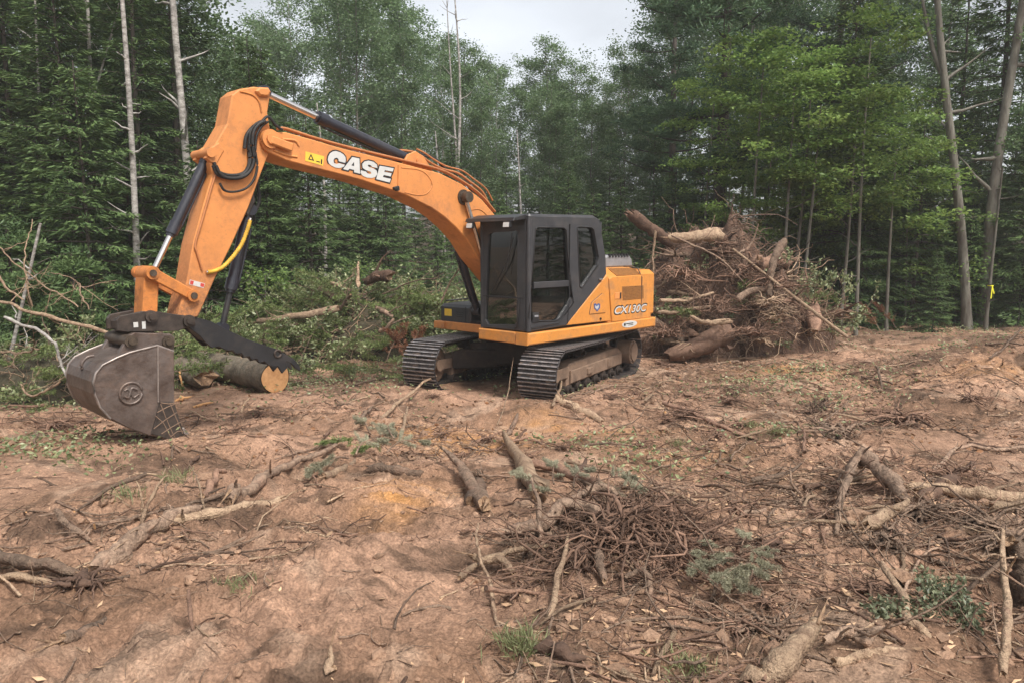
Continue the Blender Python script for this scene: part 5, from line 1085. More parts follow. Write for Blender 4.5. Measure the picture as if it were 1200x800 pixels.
def leafy_mesh(seed, L=1.1, n=110, leaf=.085, lm='fresh', spread=.4):
    g = np.random.default_rng(seed); b = MB(); s = np.linspace(0, 1, 7); st = np.stack([s * L, .1 * np.sin(s * 4 + seed), .15 * s * s], 1); b.tube(st, np.linspace(.012, .003, 7), 5); P = []
    for k in range(9):
        u = g.uniform(.25, 1); p0 = np.array([u * L, .1 * math.sin(u * 4 + seed), .15 * u * u]); d = unit(np.array([.6, g.normal(0, .8), g.uniform(-.2, .8)])); l = g.uniform(.15, spread); b.tube([p0, p0 + d * l], [.005, .002], 3, cap=False)
        P += [p0 + d * l * t for t in g.uniform(.3, 1, n // 9)]
    P = np.array(P) + g.normal(0, .035, (len(P), 3)); m_ = len(P); D = unit(rdir(g, m_) + (.3, 0, -.2)); b.leaves(P, D, perp(D, g), g.uniform(.6, 1.2, m_) * leaf, g.uniform(.45, .7, m_) * leaf, m=1, r=np.clip(g.normal(.45, .3, m_), 0, 1))
    return b.mesh('felled_leafy_branch', [M['stick'], LM[lm]])

# cut log by the bucket
def cut_log():
    a, c_ = [(-3.51, 10.75), (-5.7, 12.31)]; A = np.array([a[0] - .02, a[1] + .12, hz(*a) + .225]); B = np.array([c_[0], c_[1] + .5, hz(c_[0], c_[1]) + .17])
    root = empty('cut_log', tuple(A)); tag(root, 'thick freshly cut spruce log lying behind the bucket with its pale sawn end facing right', 'log')
    b = MB(); s = np.linspace(0, 1, 26)[:, None]; p = (B - A) * s; g = np.random.default_rng(4); p[:, 2] += .01 * np.sin(s[:, 0] * 9)
    b.tube(p, .235 + .008 * np.sin(np.arange(26) * 1.3) - .03 * s[:, 0], 28, jit=.035, cap=False); b.build('bark', M['mossbark'], root)
    ax = unit(A - B); U = unit(np.cross(ax, [0, 0, 1.])); V = np.cross(U, ax); b = MB()
    th = np.linspace(0, 2 * math.pi, 41)[:-1]; rr = np.array([0, .03, .06, .09, .12, .16, .20, .224]); wob = 1 + .03 * np.sin(th * 3 + 1)
    v = [ax * (.012 + .004 * math.sin(r_ * 160)) + (U * math.cos(t) + V * math.sin(t)) * r_ * w_ for r_ in rr for t, w_ in zip(th, wob)]
    b.add(v, [np.array([[k * 40 + i, k * 40 + (i + 1) % 40, (k + 1) * 40 + (i + 1) % 40, (k + 1) * 40 + i] for k in range(7) for i in range(40)])]); b.build('sawn_end', M['cut'], root)
    b = MB()
    for k in range(14): b.tube(catmull([(B - A) * t_ + U * math.cos(a_) * .2 + V * math.sin(a_) * .2 + d_ * q for q in (0, 1)], 2), [.02, .012, .002], 4) if False else None
    for k in range(9):
        t_ = (.02, .05, .08, .30, .34, .62, .66, .95, .98)[k]; base = (B - A) * t_ + np.array([0, 0, .17]) + g.normal(0, .03, 3); d = unit(np.array([g.normal(0, .5), g.normal(0, .3), 1])); l = g.uniform(.08, .26)
        b.prism([(-.02, 0), (.028, 0), (.012, l * .6), (.004, l), (-.012, l * .5)], -.008, .008); n_ = 5 * 4 + 10
        M3 = np.array([[1, 0, d[0]], [0, 1, d[1]], [0, 0, d[2]]])
        for q in range(3): pass
        for vv in b.v[-(2 + 1):]: vv[:] = vv @ M3.T + base
    b.build('torn_splinter', M['pale'], root)
cut_log()

S = stick
for i, q in enumerate([(-5.05, 11.16), (-5.21, 11.78), (-5.26, 12.7), (-5.29, 13.16), (-4.76, 10.32), (-4.41, 10.08), (-4.93, 14.1)]):
    stick('wood_splinter', ('yellow torn splinter standing between bucket and log', 'tall yellow splinter at the broken left end of the log', 'pale splinter on top of the log, left one', 'pale splinter on top of the log, right one', 'orange splinter in the dirt right of the bucket teeth', 'orange chip of wood on the dirt right of the bucket', 'pale chip of wood behind the sawn end of the log')[i],
          [q, (q[0] + (-.06, .07, .1, -.08, .2, .22, .2)[i], q[1] + .05)], .028, .008, 'cut', 'splinter', lift=[.0, (.30, .34, .12, .12, .05, .04, .08)[i]] if i not in (2, 3) else [.36, .52], seed=700 + i, knots=.15, splinter=2)
# long half buried trunk, lower left
S('half_buried_trunk', 'half-buried pale trunk running from the dark stump at the lower left up towards the middle', [(-2.19, 3.75), (-2.18, 4.02), (-2.13, 4.18), (-2.1, 4.43), (-2.01, 4.56)], .070, .040, 'stick', 'log', lift=[-.01, .01, 0, .01, 0], twigs=2)
S('long_pole', 'long thin pale pole continuing right from the half-buried trunk', [(-2.11, 4.46), (-1.99, 4.62), (-1.78, 4.79), (-1.58, 4.99)], .036, .022, 'pale', 'branch', twigs=2, splinter=2)
S('long_branch', 'long brown branch lying above the thin pale pole at left of centre', [(-1.92, 4.84), (-1.97, 5.51), (-1.93, 6.22), (-1.81, 7.35)], .048, .02, 'stick', 'branch', twigs=3, lift=[.02, .03, .02, .05], splinter=2)
S('hooked_root', 'hooked brown root arching out of the dirt beside the long brown branch', [(-2.09, 4.82), (-2.2, 5.22), (-2.22, 5.46), (-2.19, 5.61)], .030, .016, 'root', 'root', lift=[0, .05, .07, .03])
S('upright_twig', 'pale twig standing up from the half-buried trunk', [(-2.26, 4.32), (-2.23, 4.4), (-2.22, 4.52)], .014, .006, 'pale', 'twig', lift=[.02, .14, .27], twigs=1)
S('upright_twig', 'short pale twig leaning left beside the standing pale twig', [(-2.28, 4.38), (-2.31, 4.4)], .009, .005, 'pale', 'twig', lift=[.02, .20])
S('leaning_twig', 'thin twig leaning right above the thin pale pole', [(-2, 4.64), (-2.09, 4.74), (-2.44, 5.43)], .008, .004, 'pale', 'twig', lift=[.02, .12, .18])
S('broken_branch', 'brown broken branch ending at the dark stump, upper of the two at the left edge', [(-2.93, 3.91), (-2.56, 3.63), (-2.27, 3.61)], .030, .034, 'stick', 'branch', lift=[.1, .07, .05], splinter=3)
S('broken_branch', 'thin pale branch at the left edge, lower of the two by the dark stump', [(-2.67, 3.55), (-2.52, 3.57), (-2.33, 3.51)], .022, .016, 'pale', 'branch', lift=[.02, .02, .01])
root_clump('rotten_stump', 'dark rotten stump with torn roots at the lower left', [(-2.17, 3.55)][0], .17, 22, 'soil', (.006, .016), .8, .6, seed=3, cat='stump')
S('split_stick', 'grey split stick below the rotten stump, pointing at the bottom left corner', [(-1.88, 2.91), (-1.88, 3.07), (-1.88, 3.27)], .030, .022, 'stick', 'stick', splinter=2)
S('dark_stub', 'dark forked stub above the half-buried trunk at far left', [(-2.69, 4.2), (-2.53, 4.08), (-2.38, 3.98)], .020, .012, 'stick', 'stick', lift=[.12, .04, .01], twigs=3)
S('wood_shard', 'pale upright shard of wood at the bottom, left of centre', [(-0.71, 2.69), (-0.72, 2.76)], .022, .006, 'pale', 'wood shard', lift=[.0, .05], splinter=2)
# centre left group of branches
S('pale_branch', 'pale bare branch propped towards the far track, nearest the machine', [(-1.62, 8.35), (-1.6, 9.84), (-1.41, 10.5), (-1.16, 11.15)], .026, .014, 'pale', 'branch', lift=[0, .05, .10, .16], twigs=2)
S('curved_root', 'dark curved root at the foot of the pale bare branch', [(-1.73, 8.32), (-1.81, 9.02), (-1.85, 9.72), (-1.74, 9.74)], .028, .016, 'stick', 'root', lift=[.0, .08, .07, .02])
S('pale_stub', 'short pale stub standing before the far track', [(-1.19, 7.74), (-1.38, 9.54)], .022, .016, 'pale', 'stick', lift=[0, .08], twigs=2)
S('wood_chunk', 'pale split chunk of wood at the end of the long brown branch', [(-1.5, 5.77), (-1.46, 6.09), (-1.48, 6.76)], .040, .022, 'pale', 'wood chunk', splinter=3)
S('short_log', 'short dark log lying below the grey-green bough left of centre', [(-1.18, 6.03), (-0.95, 5.91), (-0.74, 6.01)], .046, .038, 'stick', 'log')
S('thick_shard', 'thick weathered slab sticking up at an angle left of centre', [(-0.2, 4.91), (-0.37, 5.7), (-0.61, 6.15)], .062, .020, 'stick', 'wood slab', lift=[.02, .08, .13], splinter=3, knots=.2)
S('broken_block', 'brown block of broken wood beside the weathered slab', [(-0.29, 5.05), (-0.27, 5.72)], .058, .046, 'stick', 'wood block', lift=[.0, .05], knots=.15)
S('splintered_stump', 'tall splintered stump piece leaning left in front of the near track', [(0.19, 5), (0.09, 6.01), (-0.07, 7.56)], .075, .040, 'pale', 'stump', lift=[.03, .06, .10], splinter=5, knots=.2, k=10)
S('brown_log', 'smooth brown root log running right from the splintered stump', [(0.16, 6.03), (0.42, 5.87), (0.56, 5.18), (0.69, 4.75)], .042, .030, 'root', 'log', lift=[.05, .07, .08, .05])
S('dark_stub', 'small dark stub standing just above the smooth brown root log', [(0.52, 5.89), (0.66, 6.64)], .026, .022, 'soil', 'stub', lift=[.0, .05])
S('chewed_log', 'pale chewed log lying right below the near track', [(0.62, 9.65), (0.8, 9.44), (0.98, 9.28), (1.12, 8.97)], .060, .045, 'pale', 'log', lift=[.06, .03, .02, 0], twigs=2, splinter=3, k=10)
S('bark_strip', 'strip of torn bark hanging down the inner face of the near track', [(0.53, 9.41), (0.67, 10.31), (0.75, 11.1)], .026, .008, 'pale', 'bark strip', lift=[.02, .16, .34])
S('stub', 'upright brown stub in front of the near track', [(-0.06, 8.47), (0.06, 9.18)], .035, .026, 'stick', 'stub', lift=[0, .06], splinter=2)
S('thin_whip', 'thin whip leaning on the left side of the near track', [(-0.18, 8.89), (-0.08, 9.49), (0.01, 10.53)], .008, .005, 'pale', 'twig', lift=[.02, .18, .62])
S('bent_branch', 'long bent branch in the dirt right of the near track', [(1.08, 10.22), (1.46, 10.82), (1.87, 10.99), (1.98, 10.01)], .018, .010, 'stick', 'branch', lift=[.01, .05, .04, 0], twigs=3)
# big root mass in the centre foreground
root_clump('root_wad', 'large tangle of brown roots in the centre foreground', [(0.62, 4.04)][0], .62, 130, 'root', (.004, .017), .36, .30, up=.12, seed=11, curl=.5)
root_clump('root_wad', 'spiky reddish root tangle at the right end of the large one', [(0.87, 4.14)][0], .42, 70, 'root', (.004, .014), .55, .22, up=.15, seed=12, curl=.3)
root_clump('root_wad', 'low root tangle at the left end of the large one', [(0.28, 4.25)][0], .36, 36, 'stick', (.008, .024), .30, .30, up=.05, seed=13)
for k, (c, s_, n_, mm, lab) in enumerate(zip([(0.41, 3.79), (0.1, 4.12), (0.91, 3.78), (0.8, 4.59), (1.43, 4.6), (2.02, 4.95), (2.13, 4.02), (3.44, 5.56), (4.2, 9.92), (3.17, 6.5), (-0.28, 5.91), (0, 3.52), (6.15, 9.7), (1.11, 3.01), (2.75, 4.16)],
        (.5, .4, .45, .4, .3, .35, .4, .45, .5, .3, .25, .28, .4, .35, .4), (50, 40, 46, 40, 24, 24, 30, 30, 34, 20, 18, 18, 26, 24, 30), ('root', 'stick', 'root', 'stick', 'root', 'stick', 'stick', 'root', 'stick', 'root', 'stick', 'root', 'root', 'stick', 'stick'),
        ('just below the middle of the centre root tangle', 'at the lower left of the centre root tangle', 'right of the centre root tangle, beside the grey-green sprigs', 'at the top right of the centre root tangle', 'among slim branches right of centre', 'left of the forked standing root', 'in front of the pale slab at right', 'under the curving grey branch at right',
         'far out on the right half of the clearing', 'just above the forked standing root', 'beside the weathered slab left of centre', 'below the peeled sticks', 'on the slope of the sandy mound at right', 'left of the torn trunk at the bottom', 'below the long split trunks at the right edge'))):
    root_clump('root_mat', 'low root mat ' + lab, c, s_, n_, mm, (.003, .013), .22, .12, up=.04, seed=900 + k, curl=.55)
S('thick_root', 'thick smooth grey root curving over the centre root tangle', [(0, 4.31), (0.2, 4.23), (0.35, 4.32), (0.53, 4.2), (0.63, 4.04)], .048, .030, 'stick', 'root', lift=[.03, .10, .16, .14, .06], twigs=2)
S('thick_root', 'forked thick root at the top of the centre root tangle', [(0.21, 4.33), (0.35, 4.44), (0.54, 4.52), (0.65, 4.44)], .042, .022, 'stick', 'root', lift=[.06, .12, .15, .12], twigs=3)
S('peeled_stick', 'peeled yellowish stick poking left from the centre root tangle', [(-0.23, 3.94), (-0.1, 3.96), (0.01, 3.74)], .022, .024, 'pale', 'stick', lift=[.08, .07, .05], splinter=1)
S('peeled_stick', 'longer peeled stick lying across the centre root tangle', [(-0.14, 3.98), (0.05, 3.96), (0.26, 3.89)], .022, .014, 'pale', 'stick', lift=[.07, .10, .10])
S('peeled_stick', 'short peeled stick below the other two peeled ones', [(-0.27, 3.68), (-0.18, 3.94)], .018, .014, 'pale', 'stick', lift=[.03, .05])
S('pale_prong', 'straight pale prong dropping down from the centre root tangle', [(0.17, 3.17), (0.21, 3.53), (0.28, 3.89)], .018, .012, 'pale', 'stick', lift=[.0, .06, .12])
S('wavy_twig', 'wavy pale twig hanging down at the left of the centre root tangle', [(-0.06, 3.13), (-0.1, 3.52), (-0.14, 3.96), (-0.13, 4.24)], .010, .007, 'pale', 'twig', lift=[.0, .04, .12, .16])
S('wavy_twig', 'thin wavy twig below the straight pale prong', [(0.01, 2.65), (0.06, 3.03), (0.16, 3.23)], .008, .005, 'stick', 'twig', lift=[.0, .04, .05])
S('upright_shard', 'upright grey shard standing in the middle of the root tangle', [(0.15, 3.97), (0.15, 4.31), (0.13, 4.54)], .024, .010, 'stick', 'wood shard', lift=[.03, .14, .22])
S('arched_stick', 'arched brown stick at the lower right of the centre root tangle', [(0.57, 3.53), (0.65, 3.51), (0.68, 3.41), (0.69, 3.31)], .018, .012, 'stick', 'stick', lift=[.03, .07, .04, .0])
S('short_stub', 'short grey stub leaning below the centre root tangle', [(0.46, 3.73), (0.48, 3.53)], .026, .020, 'stick', 'stub', lift=[.06, .01])
S('bark_slab', 'curled dark slab of bark near the grass tuft at the bottom', [(0.12, 2.87), (0.16, 2.79), (0.22, 2.75)], .034, .012, 'soil', 'bark', lift=[.02, .03, .01], knots=.2)
S('branch_end', 'pale branch reaching right from the reddish root tangle', [(1, 4.59), (1.13, 4.49), (1.28, 4.46)], .016, .010, 'pale', 'branch', lift=[.06, .04, .02])
# right half
S('brown_branch', 'long straight brown branch on bare dirt right of centre', [(2.01, 9.69), (2.21, 9.4), (2.42, 8.54), (2.8, 8.32)], .034, .018, 'root', 'branch', lift=[.06, .04, .03, .01], twigs=2)
S('forked_root', 'dark forked root standing on legs right of centre', [(2.64, 5.44), (2.49, 5.27), (2.08, 4.5), (1.9, 4.18)], .038, .014, 'stick', 'root', lift=[.20, .18, .10, .0], twigs=4)
S('split_log', 'weathered split log leaning down from the forked root', [(2.65, 5.42), (2.66, 5.1), (2.59, 4.68)], .062, .050, 'stick', 'log', lift=[.16, .09, .02], splinter=4, knots=.15, k=10)
S('pale_slab', 'pale slab of wood lying below the weathered split log', [(2.09, 4.18), (2.25, 4.26), (2.63, 4.65)], .044, .028, 'pale', 'wood slab', lift=[.02, .03, .04], splinter=2)
root_clump('root_fan', 'fan of pale roots on dark soil right of the pale slab', [(2.64, 4.59)][0], .34, 28, 'stick', (.006, .018), .5, .25, up=.14, seed=21)
S('long_board', 'long pale split trunk reaching the right edge, upper of two', [(2.84, 5.06), (3.11, 5), (3.3, 4.84), (3.65, 4.83)], .034, .050, 'pale', 'split trunk', splinter=2, lift=.02)
S('long_board', 'long pale split trunk reaching the right edge, lower of two', [(3.22, 4.79), (3.39, 4.75), (3.53, 4.6)], .040, .045, 'pale', 'split trunk', lift=.01)
S('grey_branch', 'grey branch curving to the right edge above the split trunks', [(3.35, 5.72), (4.13, 6.8), (4.55, 7.1), (4.79, 7.06), (5.29, 7.26)], .024, .018, 'stick', 'branch', lift=[.01, .06, .08, .06, .08], twigs=3)
S('leaning_log', 'brown log lying diagonally under the curving grey branch', [(2.78, 4.86), (3.24, 5.32), (4.36, 6.71)], .052, .040, 'root', 'log', lift=.01, k=10)
S('torn_trunk', 'thick torn pale trunk at the bottom edge right of centre', [(0.9, 2.59), (1.03, 2.63), (1.25, 2.83)], .048, .036, 'pale', 'log', lift=[.0, .03, .04], splinter=7, k=10, knots=.14)
S('branch_stub', 'bent pale branch stub right of the torn trunk', [(1.25, 2.79), (1.37, 2.85), (1.46, 2.84), (1.57, 2.94)], .022, .018, 'stick', 'branch', lift=[.05, .04, .02, .03], twigs=3)
S('low_branch', 'nearly level pale branch at the bottom below the bent stub', [(1.27, 2.75), (1.4, 2.77), (1.51, 2.77), (1.61, 2.77)], .024, .014, 'pale', 'branch', lift=.01)
S('bare_pole', 'yellowish bare stick slanting down towards the leafy clump at lower right', [(1.87, 3.59), (1.8, 3.27), (1.7, 2.96), (1.75, 2.87)], .018, .022, 'pale', 'stick', lift=[.10, .06, .03, 0])
S('standing_stick', 'pale forked stick standing at the lower right corner', [(1.87, 2.65), (2.02, 2.89), (2.47, 3.54)], .020, .014, 'pale', 'stick', lift=[.04, .14, .30], twigs=4)
S('corner_trunk', 'broken brown trunk at the right edge above the lower right corner', [(2.52, 3.57), (2.56, 3.52), (2.54, 3.32)], .050, .050, 'stick', 'log', lift=[.22, .12, .0], splinter=5)
S('crossing_stick', 'grey stick crossing in front of the broken trunk at the right edge', [(2.23, 3.44), (2.45, 3.57), (2.73, 3.69)], .012, .010, 'stick', 'stick', lift=[.06, .14, .22])
S('slim_branch', 'slim branch lying left of the forked standing root', [(1.46, 4.5), (1.67, 4.64), (2.04, 5.09), (2.15, 5.13)], .018, .010, 'stick', 'branch', twigs=3, lift=.01)
S('slim_branch', 'slim branch in a hollow below the forked dark root', [(1.87, 5.61), (2.05, 5.63), (2.46, 6.08)], .022, .012, 'stick', 'branch', twigs=3, lift=[.02, .03, .06])
S('thin_bow', 'thin bowed twig on bare soil at the right, above the leafy clump', [(1.87, 3.37), (2.01, 3.59), (2.27, 3.87), (2.42, 3.91)], .010, .006, 'stick', 'twig', lift=[.02, .06, .05, .02])
S('far_branch', 'dark twig on the smooth sandy mound at the right edge', [(7.35, 11.25), (7.96, 11.79), (8.61, 12.35)], .022, .012, 'stick', 'branch', lift=[.02, .08, .15], twigs=2)
S('fallen_pole', 'pale fallen pole lying along the forest edge right of the root pile', [(8.86, 20.55), (10.41, 21.92), (11.3, 21.93), (12.47, 22.82)], .075, .045, 'pale', 'pole', lift=.10)
S('curved_stub', 'small curved dark stub standing alone beyond the weeds at right', [(5.8, 11.63), (5.71, 11.28), (5.53, 10.76)], .026, .014, 'stick', 'stub', lift=[.14, .10, .0])
root_clump('root_wad', 'wad of roots half out of the soil at the right, below the sandy mound', [(4.69, 8.64)][0], .55, 40, 'root', (.008, .026), .4, .32, seed=31)
root_clump('root_wad', 'wide flat wad of roots left of the one below the sandy mound', [(3.69, 8.11)][0], .50, 34, 'stick', (.008, .026), .3, .3, seed=32)
root_clump('root_wad', 'small root wad lying by itself beside the long straight brown branch', [(2.19, 9.06)][0], .34, 26, 'root', (.006, .018), .4, .3, seed=33)
root_clump('root_wad', 'dark root wad in the hollow right of the centre tangle', [(1.43, 3.88)][0], .28, 24, 'soil', (.005, .014), .35, .3, seed=34)
root_clump('root_wad', 'tangle of bare roots at the lower right corner', [(2.75, 3.88)][0], .36, 30, 'stick', (.006, .018), .6, .3, seed=35)
root_clump('root_wad', 'reddish roots at the left edge below the bucket', [(-5.55, 8.73)][0], .40, 40, 'root', (.006, .020), .4, .3, seed=36)

# green things
def tuft(c, n, h, label, lm='grass', spread=.06, seed=1, cat='grass tuft', name='grass_tuft'):
    g = np.random.default_rng(seed); P = g.normal(0, spread, (n, 3)); P[:, 2] = 0; a = g.uniform(0, 6.28, n); t_ = g.uniform(.1, .9, n); D = unit(np.stack([np.cos(a) * t_, np.sin(a) * t_, np.ones(n)], 1)); b = MB()
    b.leaves(P, D, perp(D, g), h * g.uniform(.5, 1.1, n), np.full(n, .006), r=g.random(n)); b.leaves(P + D * h * .3, unit(D + np.stack([np.cos(a), np.sin(a), -.3 + 0 * a], 1) * .7), perp(D, g), h * g.uniform(.4, .8, n), np.full(n, .005), r=g.random(n))
    return tag(b.build(name, LM[lm], loc=(c[0], c[1], hz(*c) - .01)), label, cat)
tuft([(0.04, 2.91)][0], 150, .10, 'bright green grass tuft at the bottom, left of the dark bark slab', seed=1)
tuft([(0.73, 2.75)][0], 90, .10, 'green grass tuft at the bottom edge right of centre', seed=2)
tuft([(-1.34, 3.45)][0], 40, .08, 'small faint grass tuft alone on smooth dirt at the lower left', spread=.05, seed=3)
tuft([(-2.45, 4.55)][0], 40, .13, 'feathery green sprig above the half-buried trunk, left one', spread=.06, seed=4)
tuft([(-2.59, 5.53)][0], 50, .16, 'feathery green sprig above the half-buried trunk, right one', spread=.06, seed=5)
tuft([(1.79, 7.77)][0], 60, .12, 'small weed right of the long straight brown branch', spread=.05, seed=6)
tuft([(3.1, 8.41)][0], 90, .14, 'weed clump beside the wide flat root wad', spread=.06, seed=7)
tuft([(2.83, 8.56)][0], 70, .12, 'lower weed left of the weed clump by the root wad', spread=.05, seed=8)
BG = [bough_mesh(101, .50, 2600, 'grey', (.025, .055), (.003, .006), .55), bough_mesh(102, .65, 2800, 'grey', (.025, .055), (.003, .006), .5)]
BO = [bough_mesh(111 + k, 1.3 + .2 * k, 1100, 'bough', (.05, .11), (.012, .022), .40) for k in range(4)]
RU = [bough_mesh(121, 1.0, 900, 'rust', (.05, .10), (.008, .016), .42)]
LF = [leafy_mesh(131 + k) for k in range(4)]
FL = [leafy_mesh(141, .45, 260, .05, 'wilt', .16)]
def lay(name, me, c, lift=.03, s=1, rz=None, tilt=0, roll=0, label=None, cat='branch', group=None):
    o = link(name, me, None, (c[0], c[1], hz(*c) + lift), (roll, tilt, rnd.uniform(0, 6.28) if rz is None else rz), s); return tag(o, label, cat, group)
for k, (c, rz, s) in enumerate(zip([(1.21, 3.68), (1.17, 3.59), (1.12, 3.53), (1.2, 3.63), (1.24, 3.7), (1.16, 3.6), (1.16, 3.57), (1.22, 3.68), (1.17, 3.66)], (3.4, 4.4, 4.2, 2.4, 4.9, 3.9, 4.6, 1.4, 5.2), (.5, .5, .5, .4, .36, .5, .55, .36, .34))):
    lay('juniper_sprig', BG[k % 2], c, .04 + .02 * (k % 3), s, rz, -.05, .2, 'grey-green feathery evergreen sprig heaped right of the centre root tangle', 'sprig', 'grey-green sprigs right of the root tangle')
for k, (c, rz, s) in enumerate(zip([(0.23, 4.78), (0.32, 4.82), (0.42, 4.68), (0.5, 4.6), (0.33, 4.56), (0.57, 4.56)], (2.4, 1.8, 1.2, .6, 3.0, .2), (.55, .5, .5, .5, .4, .4))):
    lay('evergreen_sprig', (BG[k % 2]), c, .10, s, rz, -.1, .2, 'grey-green evergreen sprig on top of the centre root tangle', 'sprig', 'grey-green sprigs on the centre root tangle')
for k, c in enumerate([(-1.44, 6.74), (-1.43, 7.29), (-1.31, 7.4), (-1.21, 7.58), (-1.47, 7.78), (-1.57, 7.58), (-1.18, 6.86), (-1.49, 6.29)]):
    lay('evergreen_sprig', (BG + BO)[k % 3], c, .05, .75 if k % 3 < 2 else .4, None, -.02, .2, 'felled evergreen sprig in the pile left of the near track', 'sprig', 'evergreen sprigs between log and track')
for k, c in enumerate([(1.86, 3.02), (2.14, 3.36), (2.11, 3.23), (1.87, 2.95), (1.87, 3.12), (1.98, 2.99)]):
    lay('wilted_leaf_clump', FL[0], c, .0, .6, None, .12, 0, 'wilted dark green leafy sprig at the lower right corner', 'sprig', 'wilted leafy sprigs lower right')

# ------------------------------------------------------------------ heaps
def dome(name, cx_, cy_, rx, ry, h, m, seed, lump=.35, n=54, skew=(0, 0)):
    u = np.linspace(0, 1, 26)[:, None]; a = np.linspace(0, 2 * math.pi, n + 1)[None, :-1]
    lx = 1 + .25 * perlin(np.cos(a) * 1.5 + seed, np.sin(a) * 1.5, seed); x = cx_ + rx * u * np.cos(a) * lx; y = cy_ + ry * u * np.sin(a) * lx
    prof = (1 - u ** 2.1) ** .85; nz_ = perlin(x * 1.3 + seed, y * 1.7, seed) * lump + perlin(x * 3.5, y * 4, seed + 1) * lump * .45
    z = height(x, y) - .08 + h * prof * (1 + nz_) * (1 + skew[0] * np.cos(a) * u + skew[1] * np.sin(a) * u)
    nn = n; q = np.array([[i * nn + j, i * nn + (j + 1) % nn, (i + 1) * nn + (j + 1) % nn, (i + 1) * nn + j] for i in range(25) for j in range(nn)])
    b = MB(); b.add(np.stack([x, y, z], -1).reshape(-1, 3), [q[:, ::-1]]); return tag(b.build(name, M[m]), kind='stuff'), (x, y, z)
def dome_pts(G, n, g, umin=0, front=True):
    x, y, z = G; i = (np.sqrt(g.uniform(umin, .96, n)) * 24).astype(int); j = g.integers(0, x.shape[1], n)
    if front:
        bad = y[i, j] > y.mean() + .3 * np.ptp(y); j2 = g.integers(0, x.shape[1], n); j = np.where(bad, j2, j)
    return np.stack([x[i, j], y[i, j], z[i, j]], 1), np.stack([x[i, j] - x[0, 0], y[i, j] - y[0, 0], 0 * x[i, j]], 1)
g = np.random.default_rng(5)
_, RP1 = dome('root_pile_soil', 4.35, 16.3, 1.75, 1.3, 2.35, 'soil', 41, .45)
_, RP2 = dome('root_pile_soil', 5.55, 15.9, 1.35, 1.1, 1.45, 'soil', 43, .5)
_, RP3 = dome('root_pile_soil', 3.3, 15.3, 1.2, .8, 1.0, 'soil', 45, .35)
def root_stuff(name, G, n, lo, hi, r, m, seed, tan=.8):
    g = np.random.default_rng(seed); P, O = dome_pts(G, n, g); O = unit(O); b = MB()
    for p, o in zip(P, O):
        l = g.uniform(lo, hi); d = unit(o * .5 + g.normal(0, .7, 3) + (0, 0, -.05)); cv = np.cumsum(np.vstack([[0, 0, 0], d * l / 6 + g.normal(0, l * .055, (6, 3))]), 0); cv[:, 2] -= np.linspace(0, 1, 7) ** 2 * l * .25
        rr_ = g.uniform(*r); b.tube(p + o * .03 + (0, 0, .02) + cv, np.linspace(rr_, rr_ * .3, 7), 4, r=g.random(), cap=False)
    return tag(b.build(name, M[m]), kind='stuff')
root_stuff('fine_roots', RP1, 650, .2, .9, (.004, .014), 'root', 1); root_stuff('fine_roots', RP2, 480, .2, .8, (.004, .013), 'root', 2); root_stuff('fine_roots', RP3, 330, .2, .7, (.004, .013), 'root', 3)
root_stuff('tangled_sticks', RP1, 300, .4, 1.3, (.010, .022), 'stick', 4); root_stuff('tangled_sticks', RP2, 260, .4, 1.2, (.008, .02), 'pale', 5); root_stuff('tangled_sticks', RP3, 160, .4, 1.0, (.01, .02), 'stick', 6)
def beam(name, label, A, B, r0, r1, m, cat='log', twigs=0, bend=.06, tl=.4, k=12, splinter=0, mid=None, seed=1, end='brk', group=None):
    A, B = np.array(A, float), np.array(B, float); g = np.random.default_rng(seed); c = (A + B) / 2; pts_ = [A - c, (mid - c if mid is not None else g.normal(0, bend, 3)), B - c]; p = catmull(pts_, 9); n = len(p); p += np.cumsum(g.normal(0, bend * .12, (n, 3)), 0)
    b = MB(); rad = np.linspace(r0, r1, n) * (1 + g.normal(0, .05, n)); b.tube(p, rad, k, jit=.05, flute=.07, ragged=.5, capm=1, r=g.random())
    for i in range(twigs):
        j = g.integers(3, n - 1); d = unit(unit(B - A) * .6 + rdir(g, 1)[0] + (0, 0, .25)); l = tl * g.uniform(.4, 1.3); s = np.linspace(0, 1, 6)[:, None]; q = p[j] + d * s * l + np.cumsum(g.normal(0, .035 * l, (6, 3)), 0)
        b.tube(q, np.linspace(max(.006, rad[j] * .4), .003, 6), 5, r=g.random())
        for q2 in range(3): jj = g.integers(2, 5); d2 = unit(d + rdir(g, 1)[0]); b.tube([q[jj], q[jj] + d2 * l * .2 + g.normal(0, .02, 3), q[jj] + d2 * l * .4], [.005, .003, .002], 3, cap=False)
    for i in range(splinter): d = unit(unit(A - B) + g.normal(0, .2, 3)); st = p[0] + g.normal(0, r0 * .5, 3); b.tube([st - d * .05, st + d * g.uniform(.05, .25)], [r0 * .3, .002], 4, m=1)
    return tag(b.build(name, [M[m], M[end]], loc=tuple(c)), label, cat, group)
def V(Y, l): return [(p[0], Y, p[1]) for p in l]
a, c_ = [(2.521, 2.834), (3.571, 2.129)]; beam('jutting_log', 'dark log end jutting up left from the top of the root pile', (a[0], 15.6, a[1]), (c_[0], 16.0, c_[1]), .14, .12, 'root', seed=2, splinter=3, end='root')
a, c_ = [(3.264, 2.355), (4.27, 2.407)]; beam('crosswise_log', 'pale crosswise log lying on top of the root pile', (a[0], 15.2, a[1]), (c_[0], 15.3, c_[1]), .10, .14, 'pale', seed=3, end='brk', splinter=4)
a, c_ = [(5.408, 2.266), (4.914, 1.332)]; beam('diagonal_log', 'bare grey log leaning up right out of the root pile', (a[0], 14.9, a[1]), (c_[0], 14.4, c_[1]), .085, .06, 'stick', seed=4, bend=.1)
